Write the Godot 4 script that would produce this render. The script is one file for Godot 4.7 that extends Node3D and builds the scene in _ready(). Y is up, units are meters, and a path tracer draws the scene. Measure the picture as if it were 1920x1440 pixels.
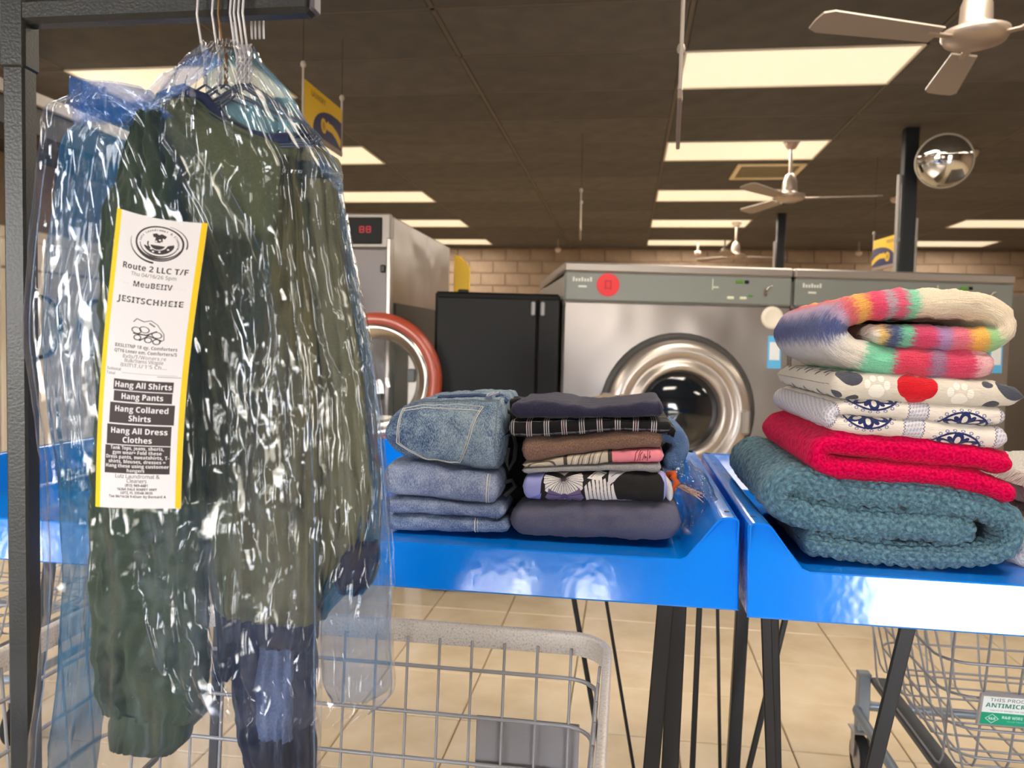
extends Node3D
# A laundromat: bagged garments on a cart's rack, two blue folding tables with folded laundry, machines behind.

var grain := FastNoiseLite.new()
var soft := FastNoiseLite.new()
var taken := {}
var M := {}


# ---- mesh builder: collects triangles, then computes normals (vertices that are shared are smooth) ----
class MB:
	var v := PackedVector3Array()
	var t := PackedVector2Array()
	var ix := PackedInt32Array()
	var weld := []

	func point(p: Vector3, uv := Vector2.ZERO) -> int:
		v.append(p)
		t.append(uv)
		return v.size() - 1

	func tri(a: int, b: int, c: int, flip := false) -> void:
		ix.append(a)
		ix.append(c if not flip else b)
		ix.append(b if not flip else c)

	# seen from the front u runs right and w runs up; f(u, w) gives a point, uvf(u, w) its texture place
	func grid(nu: int, nw: int, f: Callable, flip := false, uvf = null, wrap_u := false, wrap_w := false) -> void:
		var first := v.size()
		for j in nw + 1:
			for i in nu + 1:
				var a := float(i) / nu
				var b := float(j) / nw
				point(f.call(a, b), uvf.call(a, b) if uvf != null else Vector2(a, 1.0 - b))
		for j in nw:
			for i in nu:
				var p := first + j * (nu + 1) + i
				tri(p, p + 1, p + nu + 2, flip)
				tri(p, p + nu + 2, p + nu + 1, flip)
		if wrap_u:
			for j in nw + 1:
				weld.append([first + j * (nu + 1), first + j * (nu + 1) + nu])
		if wrap_w:
			for i in nu + 1:
				weld.append([first + i, first + nw * (nu + 1) + i])

	func poly(pts: Array, out: Vector3, uvs = null) -> void:
		var n: Vector3 = (pts[1] - pts[0]).cross(pts[2] - pts[0])
		var flip := n.dot(out) < 0.0
		var first := v.size()
		for k in pts.size():
			point(pts[k], uvs[k] if uvs != null else Vector2(pts[k].x, pts[k].y))
		for k in range(1, pts.size() - 1):
			tri(first, first + k, first + k + 1, flip)

	func box(c: Vector3, size: Vector3, bevel := 0.003, basis := Basis.IDENTITY) -> void:
		var h := size / 2.0
		bevel = minf(bevel, minf(h.x, minf(h.y, h.z)) * 0.9)
		var at := func(s: Vector3, axis: int) -> Vector3:
			var p := Vector3(s.x * (h.x - bevel), s.y * (h.y - bevel), s.z * (h.z - bevel))
			p[axis] = s[axis] * h[axis]
			return c + basis * p
		for axis in 3:
			var b := (axis + 1) % 3
			var d := (axis + 2) % 3
			for sg in [-1.0, 1.0]:
				var q := []
				for k in [[-1, -1], [1, -1], [1, 1], [-1, 1]]:
					var s := Vector3.ZERO
					s[axis] = sg
					s[b] = k[0]
					s[d] = k[1]
					q.append(at.call(s, axis))
				var o := Vector3.ZERO
				o[axis] = sg
				poly(q, basis * o, [Vector2(0, 0), Vector2(size[b], 0), Vector2(size[b], size[d]), Vector2(0, size[d])])
				for sb in [-1.0, 1.0]:
					var e := []
					for k in [[axis, -1], [axis, 1], [b, 1], [b, -1]]:
						var s := Vector3.ZERO
						s[axis] = sg
						s[b] = sb
						s[d] = k[1]
						e.append(at.call(s, k[0]))
					o[b] = sb
					poly(e, basis * o)
					o[b] = 0.0
		for k in 8:
			var s := Vector3(1 if k & 1 else -1, 1 if k & 2 else -1, 1 if k & 4 else -1)
			poly([at.call(s, 0), at.call(s, 1), at.call(s, 2)], basis * s)

	# a square bar from a to b, w wide across and h high towards up
	func bar(a: Vector3, b: Vector3, w: float, h: float, up := Vector3.UP, bevel := 0.002) -> void:
		var z := (b - a).normalized()
		var x := up.cross(z).normalized()
		box((a + b) / 2.0, Vector3(w, h, a.distance_to(b)), bevel, Basis(x, z.cross(x), z))

	func tube(pts: Array, r, sides := 8, caps := true, closed := false) -> void:
		var n := pts.size()
		var first := v.size()
		var side := Vector3.ZERO
		var rows := n + 1 if closed else n
		var run := 0.0
		for k in rows:
			var p: Vector3 = pts[k % n]
			var d: Vector3 = (pts[(k + 1) % n] - pts[(k - 1 + n) % n]) if closed else (pts[mini(k + 1, n - 1)] - pts[maxi(k - 1, 0)])
			d = d.normalized()
			if side == Vector3.ZERO:
				side = d.cross(Vector3.UP if absf(d.y) < 0.9 else Vector3.RIGHT)
			side = (side - d * side.dot(d)).normalized()
			var other := d.cross(side)
			var rad: float = r[k % n] if r is Array else r
			if k:
				run += p.distance_to(pts[k - 1])
			for i in sides:
				var a := TAU * i / sides
				point(p + (side * cos(a) + other * sin(a)) * rad, Vector2(run, float(i) / sides))
		for k in rows - 1:
			for i in sides:
				var a := first + k * sides + i
				var b := first + k * sides + (i + 1) % sides
				tri(a, b, b + sides)
				tri(a, b + sides, a + sides)
		if closed:
			for i in sides:
				weld.append([first + i, first + (rows - 1) * sides + i])
		elif caps:
			for e in [0, rows - 1]:
				var q := []
				for i in sides:
					q.append(v[first + e * sides + i])
				poly(q, (pts[0] - pts[1]) if e == 0 else (pts[n - 1] - pts[n - 2]))

	# profile of (radius, height), turned round the y axis of tf; runs upward on the outside
	func lathe(profile: Array, n: int, tf := Transform3D.IDENTITY, hard := false) -> void:
		var parts := [profile]
		if hard:
			parts = []
			for k in profile.size() - 1:
				parts.append([profile[k], profile[k + 1]])
		for pr in parts:
			grid(n, pr.size() - 1, func(u, w):
				var q: Vector2 = pr[roundi(w * (pr.size() - 1))]
				return tf * Vector3(q.x * cos(-u * TAU), q.y, q.x * sin(-u * TAU)), false, null, true)

	# a flat shape with thickness: outline in x, y (counter-clockwise), front at z = 0 with a chamfered edge
	func prism(outline: PackedVector2Array, depth: float, bevel := 0.0, tf := Transform3D.IDENTITY, uvf = null) -> void:
		var n := outline.size()
		var inset := PackedVector2Array()
		for k in n:
			var a := (outline[k] - outline[(k - 1 + n) % n]).normalized()
			var b := (outline[(k + 1) % n] - outline[k]).normalized()
			var na := Vector2(-a.y, a.x)
			var m := (na + Vector2(-b.y, b.x)).normalized()
			inset.append(outline[k] + m * bevel / maxf(0.4, m.dot(na)))
		var uvof := func(p: Vector2) -> Vector2: return uvf.call(p) if uvf != null else p
		for face in 2:
			var o := inset if face == 0 else outline
			var first := v.size()
			for p in o:
				point(tf * Vector3(p.x, p.y, 0.0 if face == 0 else -depth), uvof.call(p))
			var ts := Geometry2D.triangulate_polygon(o)
			for k in range(0, ts.size(), 3):
				var ccw := (o[ts[k + 1]] - o[ts[k]]).cross(o[ts[k + 2]] - o[ts[k]]) > 0.0
				tri(first + ts[k], first + ts[k + 1], first + ts[k + 2], ccw == (face == 1))
		for k in n:
			var j := (k + 1) % n
			var e := outline[j] - outline[k]
			var out := tf.basis * Vector3(e.y, -e.x, 0.0)
			if bevel > 0.0:
				poly([tf * Vector3(inset[k].x, inset[k].y, 0), tf * Vector3(inset[j].x, inset[j].y, 0), tf * Vector3(outline[j].x, outline[j].y, -bevel), tf * Vector3(outline[k].x, outline[k].y, -bevel)], out + tf.basis.z * out.length(), [uvof.call(inset[k]), uvof.call(inset[j]), uvof.call(outline[j]), uvof.call(outline[k])])
			poly([tf * Vector3(outline[k].x, outline[k].y, -bevel), tf * Vector3(outline[j].x, outline[j].y, -bevel), tf * Vector3(outline[j].x, outline[j].y, -depth), tf * Vector3(outline[k].x, outline[k].y, -depth)], out, [uvof.call(outline[k]), uvof.call(outline[j]), uvof.call(outline[j]), uvof.call(outline[k])])

	func mesh() -> ArrayMesh:
		var nn := PackedVector3Array()
		nn.resize(v.size())
		for k in range(0, ix.size(), 3):
			var a := v[ix[k]]
			var n := (v[ix[k + 2]] - a).cross(v[ix[k + 1]] - a)
			nn[ix[k]] += n
			nn[ix[k + 1]] += n
			nn[ix[k + 2]] += n
		for w in weld:
			var s := nn[w[0]] + nn[w[1]]
			nn[w[0]] = s
			nn[w[1]] = s
		for k in nn.size():
			nn[k] = nn[k].normalized() if nn[k].length_squared() > 1e-20 else Vector3.UP
		var arrays := []
		arrays.resize(Mesh.ARRAY_MAX)
		arrays[Mesh.ARRAY_VERTEX] = v
		arrays[Mesh.ARRAY_NORMAL] = nn
		arrays[Mesh.ARRAY_TEX_UV] = t
		arrays[Mesh.ARRAY_INDEX] = ix
		var m := ArrayMesh.new()
		m.add_surface_from_arrays(Mesh.PRIMITIVE_TRIANGLES, arrays)
		return m


# ---- naming and labelling ----
func numbered(called: String) -> String:
	var k: int = taken.get(called, 0)
	taken[called] = k + 1
	return called if k == 0 else "%s_%03d" % [called, k]


func thing(called: String, label: String, category: String, at := Vector3.ZERO, turn := 0.0, group := "") -> Node3D:
	var o := Node3D.new()
	o.name = numbered(called)
	add_child(o)
	o.position = at
	o.rotation.y = turn
	o.set_meta("label", label)
	o.set_meta("category", category)
	if group:
		o.set_meta("group", group)
	return o


func part(called: String, shape, m: Material, parent: Node3D, label := "") -> MeshInstance3D:
	var o := MeshInstance3D.new()
	var same := 0
	for c in parent.get_children():
		if c.name == called or c.name.begins_with(called + "_0") or c.name.begins_with(called + "_1") or c.name.begins_with(called + "_2"):
			same += 1
	o.name = called if same == 0 else "%s_%03d" % [called, same]
	o.mesh = shape.mesh() if shape is MB else shape
	o.material_override = m
	parent.add_child(o, true)
	if label:
		o.set_meta("label", label)
	return o


func setting(called: String, shape = null, m: Material = null) -> Node3D:
	var o: Node3D
	if shape == null:
		o = Node3D.new()
	else:
		o = MeshInstance3D.new()
		o.mesh = shape.mesh() if shape is MB else shape
		o.material_override = m
	o.name = called
	add_child(o, true)
	o.set_meta("kind", "structure")
	return o


# ---- materials and computed textures ----
func mat(color: Color, rough := 0.6, metal := 0.0, spec := 0.5) -> StandardMaterial3D:
	var m := StandardMaterial3D.new()
	m.albedo_color = color
	m.roughness = rough
	m.metallic = metal
	m.metallic_specular = spec
	return m


func c8(r: int, g: int, b: int) -> Color:
	return Color(r / 255.0, g / 255.0, b / 255.0)


func noise(s: int, freq: float, type := FastNoiseLite.TYPE_SIMPLEX_SMOOTH, octaves := 3) -> FastNoiseLite:
	var n := FastNoiseLite.new()
	n.seed = s
	n.frequency = freq
	n.noise_type = type
	n.fractal_octaves = octaves
	n.fractal_type = FastNoiseLite.FRACTAL_FBM if octaves > 1 else FastNoiseLite.FRACTAL_NONE
	return n


func noise_tex(n: FastNoiseLite, size := 256, ramp = null) -> NoiseTexture2D:
	var t := NoiseTexture2D.new()
	t.width = size
	t.height = size
	t.seamless = true
	t.noise = n
	if ramp != null:
		var g := Gradient.new()
		g.offsets = PackedFloat32Array(ramp.keys())
		g.colors = PackedColorArray(ramp.values())
		t.color_ramp = g
	return t


func relief(m: StandardMaterial3D, t: Texture2D, cm: float) -> StandardMaterial3D:
	m.heightmap_enabled = true
	m.heightmap_texture = t
	m.heightmap_scale = cm
	return m


func uvs(m: StandardMaterial3D, per_metre: float) -> StandardMaterial3D:
	m.uv1_scale = Vector3.ONE * per_metre
	return m


func planar(m: StandardMaterial3D, per_metre: float, world := false) -> StandardMaterial3D:
	m.uv1_triplanar = true
	m.uv1_world_triplanar = world
	m.uv1_scale = Vector3.ONE * per_metre
	return m


func picture(w: int, h: int, f: Callable) -> Image:
	var im := Image.create_empty(w, h, false, Image.FORMAT_RGB8)
	for y in h:
		for x in w:
			im.set_pixel(x, y, f.call(x, y))
	return im


func tex(im: Image) -> ImageTexture:
	return ImageTexture.create_from_image(im)


func ellipse(im: Image, c: Vector2, r: Vector2, turn: float, col: Color, hole := 0.0) -> void:
	var reach := maxf(r.x, r.y) + 1.0
	for y in range(maxi(0, int(c.y - reach)), mini(im.get_height(), int(c.y + reach) + 1)):
		for x in range(maxi(0, int(c.x - reach)), mini(im.get_width(), int(c.x + reach) + 1)):
			var p := (Vector2(x, y) - c).rotated(-turn) / r
			var l := p.length()
			if l <= 1.0 and l >= hole:
				im.set_pixel(x, y, col)


func fill(im: Image, pts: Array, col: Color) -> void:
	var o := PackedVector2Array(pts)
	var lo := o[0]
	var hi := o[0]
	for p in o:
		lo = lo.min(p)
		hi = hi.max(p)
	for y in range(maxi(0, int(lo.y)), mini(im.get_height(), int(hi.y) + 1)):
		for x in range(maxi(0, int(lo.x)), mini(im.get_width(), int(hi.x) + 1)):
			if Geometry2D.is_point_in_polygon(Vector2(x, y), o):
				im.set_pixel(x, y, col)


func stroke(im: Image, pts: Array, w: float, col: Color, w2 := -1.0) -> void:
	var n := pts.size()
	for k in n - 1:
		var a: Vector2 = pts[k]
		var b: Vector2 = pts[k + 1]
		var steps := maxi(1, int(a.distance_to(b)))
		for i in steps + 1:
			var f := (k + float(i) / steps) / (n - 1)
			var r := (w if w2 < 0.0 else lerpf(w, w2, f)) / 2.0
			ellipse(im, a.lerp(b, float(i) / steps), Vector2(maxf(r, 0.6), maxf(r, 0.6)), 0.0, col)


func arc(c: Vector2, r: Vector2, a0: float, a1: float, n := 24) -> Array:
	var o := []
	for k in n + 1:
		var a := deg_to_rad(lerpf(a0, a1, float(k) / n))
		o.append(c + Vector2(cos(a) * r.x, sin(a) * r.y))
	return o


# lettering: glyphs of a system font drawn into an image; x is the middle of the line, y its base line, wide stretches it to that width
func letters(im: Image, text: String, x: float, y: float, size: int, col: Color, bold := false, wide := 0.0, turn := 0.0, left := false, serif := false) -> void:
	var font := SystemFont.new()
	font.font_names = PackedStringArray(["Droid Serif" if serif else "Droid Sans"])
	font.font_weight = 700 if bold else 400
	var ts := TextServerManager.get_primary_interface()
	var rid: RID = font.get_rids()[0]
	var total := 0.0
	var glyphs := []
	for k in text.length():
		var g: int = ts.font_get_glyph_index(rid, size, text.unicode_at(k), 0)
		glyphs.append(g)
		total += ts.font_get_glyph_advance(rid, size, g).x
	var s := wide / total if wide > 0.0 else 1.0
	var pen := 0.0 if left else -total * s / 2.0
	var sz := Vector2i(size, 0)
	for g in glyphs:
		ts.font_render_glyph(rid, sz, g)
		var r: Rect2 = ts.font_get_glyph_uv_rect(rid, sz, g)
		var off: Vector2 = ts.font_get_glyph_offset(rid, sz, g)
		var page: Image = ts.font_get_texture_image(rid, sz, ts.font_get_glyph_texture_idx(rid, sz, g)) if r.size.x > 0 else null
		if page:
			for yy in int(r.size.y):
				for xx in ceili(r.size.x * s):
					var sx := clampi(int(xx / s), 0, int(r.size.x) - 1)
					var a := page.get_pixel(int(r.position.x) + sx, int(r.position.y) + yy).a
					if a > 0.03:
						var p := Vector2(pen + off.x * s + xx, off.y + yy).rotated(turn) + Vector2(x, y)
						var q := Vector2i(p.round())
						if q.x >= 0 and q.y >= 0 and q.x < im.get_width() and q.y < im.get_height():
							im.set_pixelv(q, im.get_pixelv(q).lerp(col, a))
		pen += ts.font_get_glyph_advance(rid, size, g).x * s


func _ready() -> void:
	grain = noise(3, 1.0)
	soft = noise(11, 1.0, FastNoiseLite.TYPE_SIMPLEX_SMOOTH, 1)
	# camera
	var cam := Camera3D.new()
	cam.name = "camera"
	var lens := CameraAttributesPhysical.new()
	lens.frustum_focal_length = 24.567
	lens.frustum_focus_distance = 1.12
	lens.exposure_aperture = 6.0
	lens.frustum_near = 0.05
	lens.frustum_far = 60.0
	cam.attributes = lens
	cam.position = Vector3(0, 1.22, 0)
	cam.basis = Basis.from_euler(Vector3(-0.05224, 0.14434, 0.02296))
	add_child(cam)
	cam.current = true
	# sky, exposure
	var env := Environment.new()
	env.background_mode = Environment.BG_SKY
	var air := ProceduralSkyMaterial.new()
	air.sky_top_color = Color(0.72, 0.8, 0.92)
	air.sky_horizon_color = Color(1.0, 0.97, 0.92)
	air.ground_bottom_color = Color(0.75, 0.72, 0.66)
	air.ground_horizon_color = Color(0.85, 0.84, 0.8)
	air.sky_energy_multiplier = SKY
	air.ground_energy_multiplier = SKY * 0.8
	var sky := Sky.new()
	sky.sky_material = air
	env.sky = sky
	env.tonemap_mode = Environment.TONE_MAPPER_LINEAR
	env.tonemap_exposure = 1.0
	env.sdfgi_enabled = true
	env.ssao_enabled = true
	env.ssil_enabled = true
	var world := WorldEnvironment.new()
	world.name = "world"
	world.environment = env
	add_child(world)
	materials()
	room()
	ceiling_lights()
	back_machines()
	hanging_things()
	tables()
	carts()
	jeans_stack()
	shirt_stack()
	blanket_stack()
	loose_things()
	garment_bag()


const SKY := 4.7
const PANEL := 3.0
const TOP := 2.77


func materials() -> void:
	M.steel = mat(c8(172, 164, 160), 0.38, 0.85)
	M.dull_steel = mat(c8(170, 164, 158), 0.45, 0.7)
	M.chrome = mat(c8(205, 200, 192), 0.22, 1.0)
	M.white_paint = mat(c8(226, 218, 204), 0.45)
	M.black = mat(c8(13, 13, 15), 0.5, 0.0, 0.35)
	M.black_metal = mat(c8(16, 16, 18), 0.42, 0.0, 0.5)
	M.wire = mat(c8(150, 150, 154), 0.4, 0.35)
	M.dark_glass = mat(c8(14, 20, 28), 0.08, 0.0, 0.7)
	M.zinc = mat(c8(176, 172, 170), 0.5, 0.55)
	var speck := noise_tex(noise(5, 0.09, FastNoiseLite.TYPE_SIMPLEX_SMOOTH, 4), 512, {0.0: c8(128, 122, 124), 0.34: c8(196, 188, 182), 1.0: c8(216, 208, 198)})
	M.worn_zinc = planar(mat(Color.WHITE, 0.5, 0.35), 5.0)
	M.worn_zinc.albedo_texture = speck
	M.hammer = planar(relief(mat(c8(42, 42, 40), 0.4, 0.15, 0.5), noise_tex(noise(8, 0.06, FastNoiseLite.TYPE_SIMPLEX_SMOOTH, 2), 256), 0.018), 14.0)
	M.blue = planar(relief(mat(c8(0, 124, 232), 0.12, 0.0, 0.55), noise_tex(noise(6, 0.02, FastNoiseLite.TYPE_SIMPLEX_SMOOTH, 2), 256), 0.012), 8.0)
	M.blue.clearcoat_enabled = true
	M.blue.clearcoat = 0.2
	M.blue.clearcoat_roughness = 0.04
	M.rubber = mat(c8(24, 24, 26), 0.8)
	M.coated_wire = mat(c8(66, 74, 92), 0.4, 0.2)


func room() -> void:
	# floor: tan ceramic tiles, one by one where the photograph shows them
	var base := MB.new()
	base.box(Vector3(0.4, -0.12, -4.8), Vector3(13.2, 0.2, 16.6), 0.0)
	var fl := setting("floor", base, mat(c8(150, 132, 108), 0.8))
	var tones := []
	for k in 3:
		var f := noise_tex(noise(40 + k, 0.012, FastNoiseLite.TYPE_SIMPLEX_SMOOTH, 4), 256, {0.0: c8(210, 188, 156), 0.5: c8(220, 199, 168), 1.0: c8(227, 208, 180)})
		var m := planar(mat(Color.WHITE, 0.22, 0.0, 0.5), 1.3 + 0.2 * k)
		m.albedo_texture = f
		tones.append(m)
	var tile := MB.new()
	tile.box(Vector3(0, -0.01, 0), Vector3(0.341, 0.02, 0.341), 0.003)
	var tile_mesh := tile.mesh()
	var lot := MB.new()
	for i in range(-16, 20):
		for j in range(-8, 36):
			var at := Vector3(0.19 + 0.345 * i - 0.1725, 0, -1.745 - 0.345 * (j - 3) + 0.1725 + 0.345 * 0.0)
			if at.z < -1.3 and at.z > -4.9 and at.x > -2.9 and at.x < 2.6:
				part("tile", tile_mesh, tones[posmod(i * 7 + j * 5 + i * j, 3)], fl).position = at
			elif at.z < 3.2:
				lot.box(at + Vector3(0, -0.01, 0), Vector3(0.341, 0.02, 0.341), 0.003)
	part("outer_tiles", lot, tones[1], fl).set_meta("kind", "stuff")
	# ceiling: dark suspended tiles in a grid
	var slab := MB.new()
	slab.box(Vector3(0.4, TOP + 0.13, -4.8), Vector3(13.2, 0.2, 16.6), 0.0)
	var ce := setting("ceiling", slab, M.black)
	var dark := []
	for k in 3:
		var m := planar(relief(mat(Color.WHITE, 0.75, 0.0, 0.4), noise_tex(noise(60 + k, 0.08), 256), 0.05), 1.1)
		m.albedo_texture = noise_tex(noise(50 + k, 0.015, FastNoiseLite.TYPE_SIMPLEX_SMOOTH, 3), 256, {0.0: c8(80, 76, 73) * (0.94 + 0.05 * k), 1.0: c8(96, 91, 86) * (0.94 + 0.05 * k)})
		dark.append(m)
	var ct := MB.new()
	ct.box(Vector3(0, 0.011, 0), Vector3(1.174, 0.022, 0.598), 0.008)
	var cm := ct.mesh()
	var bars := MB.new()
	for i in range(-5, 6):
		for j in range(-11, 14):
			var at := Vector3(0.248 + 1.194 * i + 0.597, TOP - 0.006, -4.27 - 0.618 * j - 0.309)
			if at.x > 6.6 or (j % 3 == 0 and lamp_at(i, j)):
				continue
			part("ceiling_tile", cm, dark[posmod(i * 5 + j * 3 + i * j, 3)], ce).position = at
	for i in range(-5, 7):
		bars.box(Vector3(0.248 + 1.194 * i, TOP + 0.004, -4.8), Vector3(0.024, 0.02, 16.4), 0.002)
	for j in range(-11, 15):
		bars.box(Vector3(0.6, TOP + 0.004, -4.27 - 0.618 * j), Vector3(12.0, 0.02, 0.024), 0.002)
	part("grid_bars", bars, mat(c8(84, 76, 66), 0.6), ce)
	# walls
	var taupe := planar(relief(mat(Color.WHITE, 0.75), noise_tex(noise(71, 0.1), 256), 0.1), 0.8)
	taupe.albedo_texture = noise_tex(noise(70, 0.02), 256, {0.0: c8(140, 118, 100), 1.0: c8(160, 138, 118)})
	var back := MB.new()
	back.box(Vector3(0.4, TOP / 2.0, -12.85), Vector3(13.0, TOP, 0.2), 0.0)
	var wb := setting("wall_back", back, taupe)
	var block := MB.new()
	block.box(Vector3.ZERO, Vector3(0.39, 0.19, 0.03), 0.006)
	var bm := block.mesh()
	for r in 5:
		for k in 26:
			part("block", bm, taupe, wb).position = Vector3(-4.2 + 0.4 * k + (0.2 if r % 2 else 0.0), TOP - 0.12 - 0.2 * r, -12.745)
	var side := MB.new()
	side.box(Vector3(-5.5, TOP / 2.0, -4.8), Vector3(0.2, TOP, 16.2), 0.0)
	setting("wall_left", side, taupe)
	side = MB.new()
	side.box(Vector3(6.6, TOP / 2.0, -4.8), Vector3(0.2, TOP, 16.2), 0.0)
	setting("wall_right", side, taupe)
	# the shop front behind the camera: a wall with five glazed openings
	var openings := [[-4.95, -4.45, 0.4, 1.6], [-4.1, -2.2, 0.6, 2.3], [-1.15, -0.6, 0.9, 1.5], [-0.35, -0.05, 0.9, 1.5], [1.6, 2.9, 0.25, 1.8]]
	var front := MB.new()
	var left := -5.4
	for o in openings:
		front.box(Vector3((left + o[0]) / 2.0, TOP / 2.0, 3.3), Vector3(o[0] - left, TOP, 0.2), 0.0)
		front.box(Vector3((o[0] + o[1]) / 2.0, o[2] / 2.0, 3.3), Vector3(o[1] - o[0], o[2], 0.2), 0.0)
		front.box(Vector3((o[0] + o[1]) / 2.0, (TOP + o[3]) / 2.0, 3.3), Vector3(o[1] - o[0], TOP - o[3], 0.2), 0.0)
		left = o[1]
	front.box(Vector3((left + 6.5) / 2.0, TOP / 2.0, 3.3), Vector3(6.5 - left, TOP, 0.2), 0.0)
	setting("wall_front", front, taupe)
	var pane := mat(Color(0.9, 0.95, 0.95, 0.05), 0.0)
	pane.transparency = BaseMaterial3D.TRANSPARENCY_ALPHA
	for k in openings.size():
		var o: Array = openings[k]
		var mid := Vector3((o[0] + o[1]) / 2.0, (o[2] + o[3]) / 2.0, 3.3)
		var size := Vector3(o[1] - o[0], o[3] - o[2], 0.006)
		var fr := MB.new()
		for s in [-1.0, 1.0]:
			fr.box(mid + Vector3(s * (size.x / 2.0 - 0.02), 0, 0), Vector3(0.04, size.y, 0.08))
			fr.box(mid + Vector3(0, s * (size.y / 2.0 - 0.02), 0), Vector3(size.x - 0.08, 0.04, 0.08))
		if k in [2, 3]:
			for q in 4 - k:
				fr.box(mid + Vector3(size.x * ((q + 1.0) / ([2, 1][k - 2] + 1.0) - 0.5), 0, 0), Vector3(0.035, size.y - 0.08, 0.06))
			fr.box(mid + Vector3(0, -0.05, 0), Vector3(size.x - 0.08, 0.035, 0.05))
		var w := setting("window_%d" % (k + 1), fr, M.black_metal)
		var g := MB.new()
		g.poly([mid + size * Vector3(-0.48, -0.48, 0), mid + size * Vector3(0.48, -0.48, 0), mid + size * Vector3(0.48, 0.48, 0), mid + size * Vector3(-0.48, 0.48, 0)], Vector3.FORWARD)
		part("pane", g, pane, w)


func lamp_at(i: int, j: int) -> bool:
	var row := j / 3
	if i == 0:
		return row >= -2 and row <= 4
	if i == -3:
		return row >= -2 and row <= 4
	if i == 3:
		return row >= -2 and row <= 4 and row != 2 and row != 1
	return false


func ceiling_lights() -> void:
	var glow := mat(c8(246, 236, 212), 0.6)
	glow.emission_enabled = true
	glow.emission = c8(247, 234, 204)
	glow.emission_energy_multiplier = 0.72
	var places := ["nearest", "second", "third", "fourth", "farthest"]
	for i in [0, -3, 3]:
		for row in range(-2, 5):
			if not lamp_at(i, row * 3):
				continue
			var at := Vector3(0.248 + 1.194 * i + 0.597, TOP - 0.004, -4.27 - 1.854 * row - 0.309)
			var says := "%s ceiling light panel over the near part of the shop, %s row" % [["second", "first"][row + 2] if row < 0 else "", {0: "middle", -3: "left", 3: "right"}[i]]
			if row >= 0:
				says = "%s bright ceiling light panel of the row %s" % [places[row], "leading to the ceiling fans" if i == 0 else "above the dryer and bags" if i == -3 else "right of the round mirror"]
			var o := thing("ceiling_light", says, "ceiling light", at, 0.0, "ceiling light panels")
			var fr := MB.new()
			for s in [-1.0, 1.0]:
				fr.box(Vector3(s * 0.588, 0, 0), Vector3(0.014, 0.02, 0.602), 0.002)
				fr.box(Vector3(0, 0, s * 0.297), Vector3(1.162, 0.02, 0.014), 0.002)
			part("frame", fr, M.white_paint, o)
			var d := MB.new()
			d.box(Vector3(0, 0.004, 0), Vector3(1.164, 0.01, 0.584), 0.001)
			part("diffuser", d, glow, o)
			var l := AreaLight3D.new()
			l.name = "lamp"
			l.area_size = Vector2(1.14, 0.56)
			l.light_color = Color(1.0, 0.955, 0.88)
			l.light_energy = PANEL
			l.light_size = 0.5
			l.set("area_range", 16.0)
			l.shadow_enabled = true
			o.add_child(l)
			l.position = Vector3(0, -0.014, 0)
			l.rotation.x = -PI / 2.0


func ring_at(mb: MB, c: Vector3, out: Vector3, profile: Array, n := 48) -> void:
	# profile of (radius, height along out)
	var y := out.normalized()
	var x := Vector3.UP.cross(y).normalized()
	mb.lathe(profile, n, Transform3D(Basis(x, y, x.cross(y)), c))


const FAR := 1.33


# stands a machine farther off; its own measure begins 0.303 above its origin
func far(o: Node3D) -> Node3D:
	o.scale = Vector3.ONE * FAR
	o.position = Vector3(o.position.x * FAR, -0.303 * FAR, o.position.z * FAR)
	return o


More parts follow.
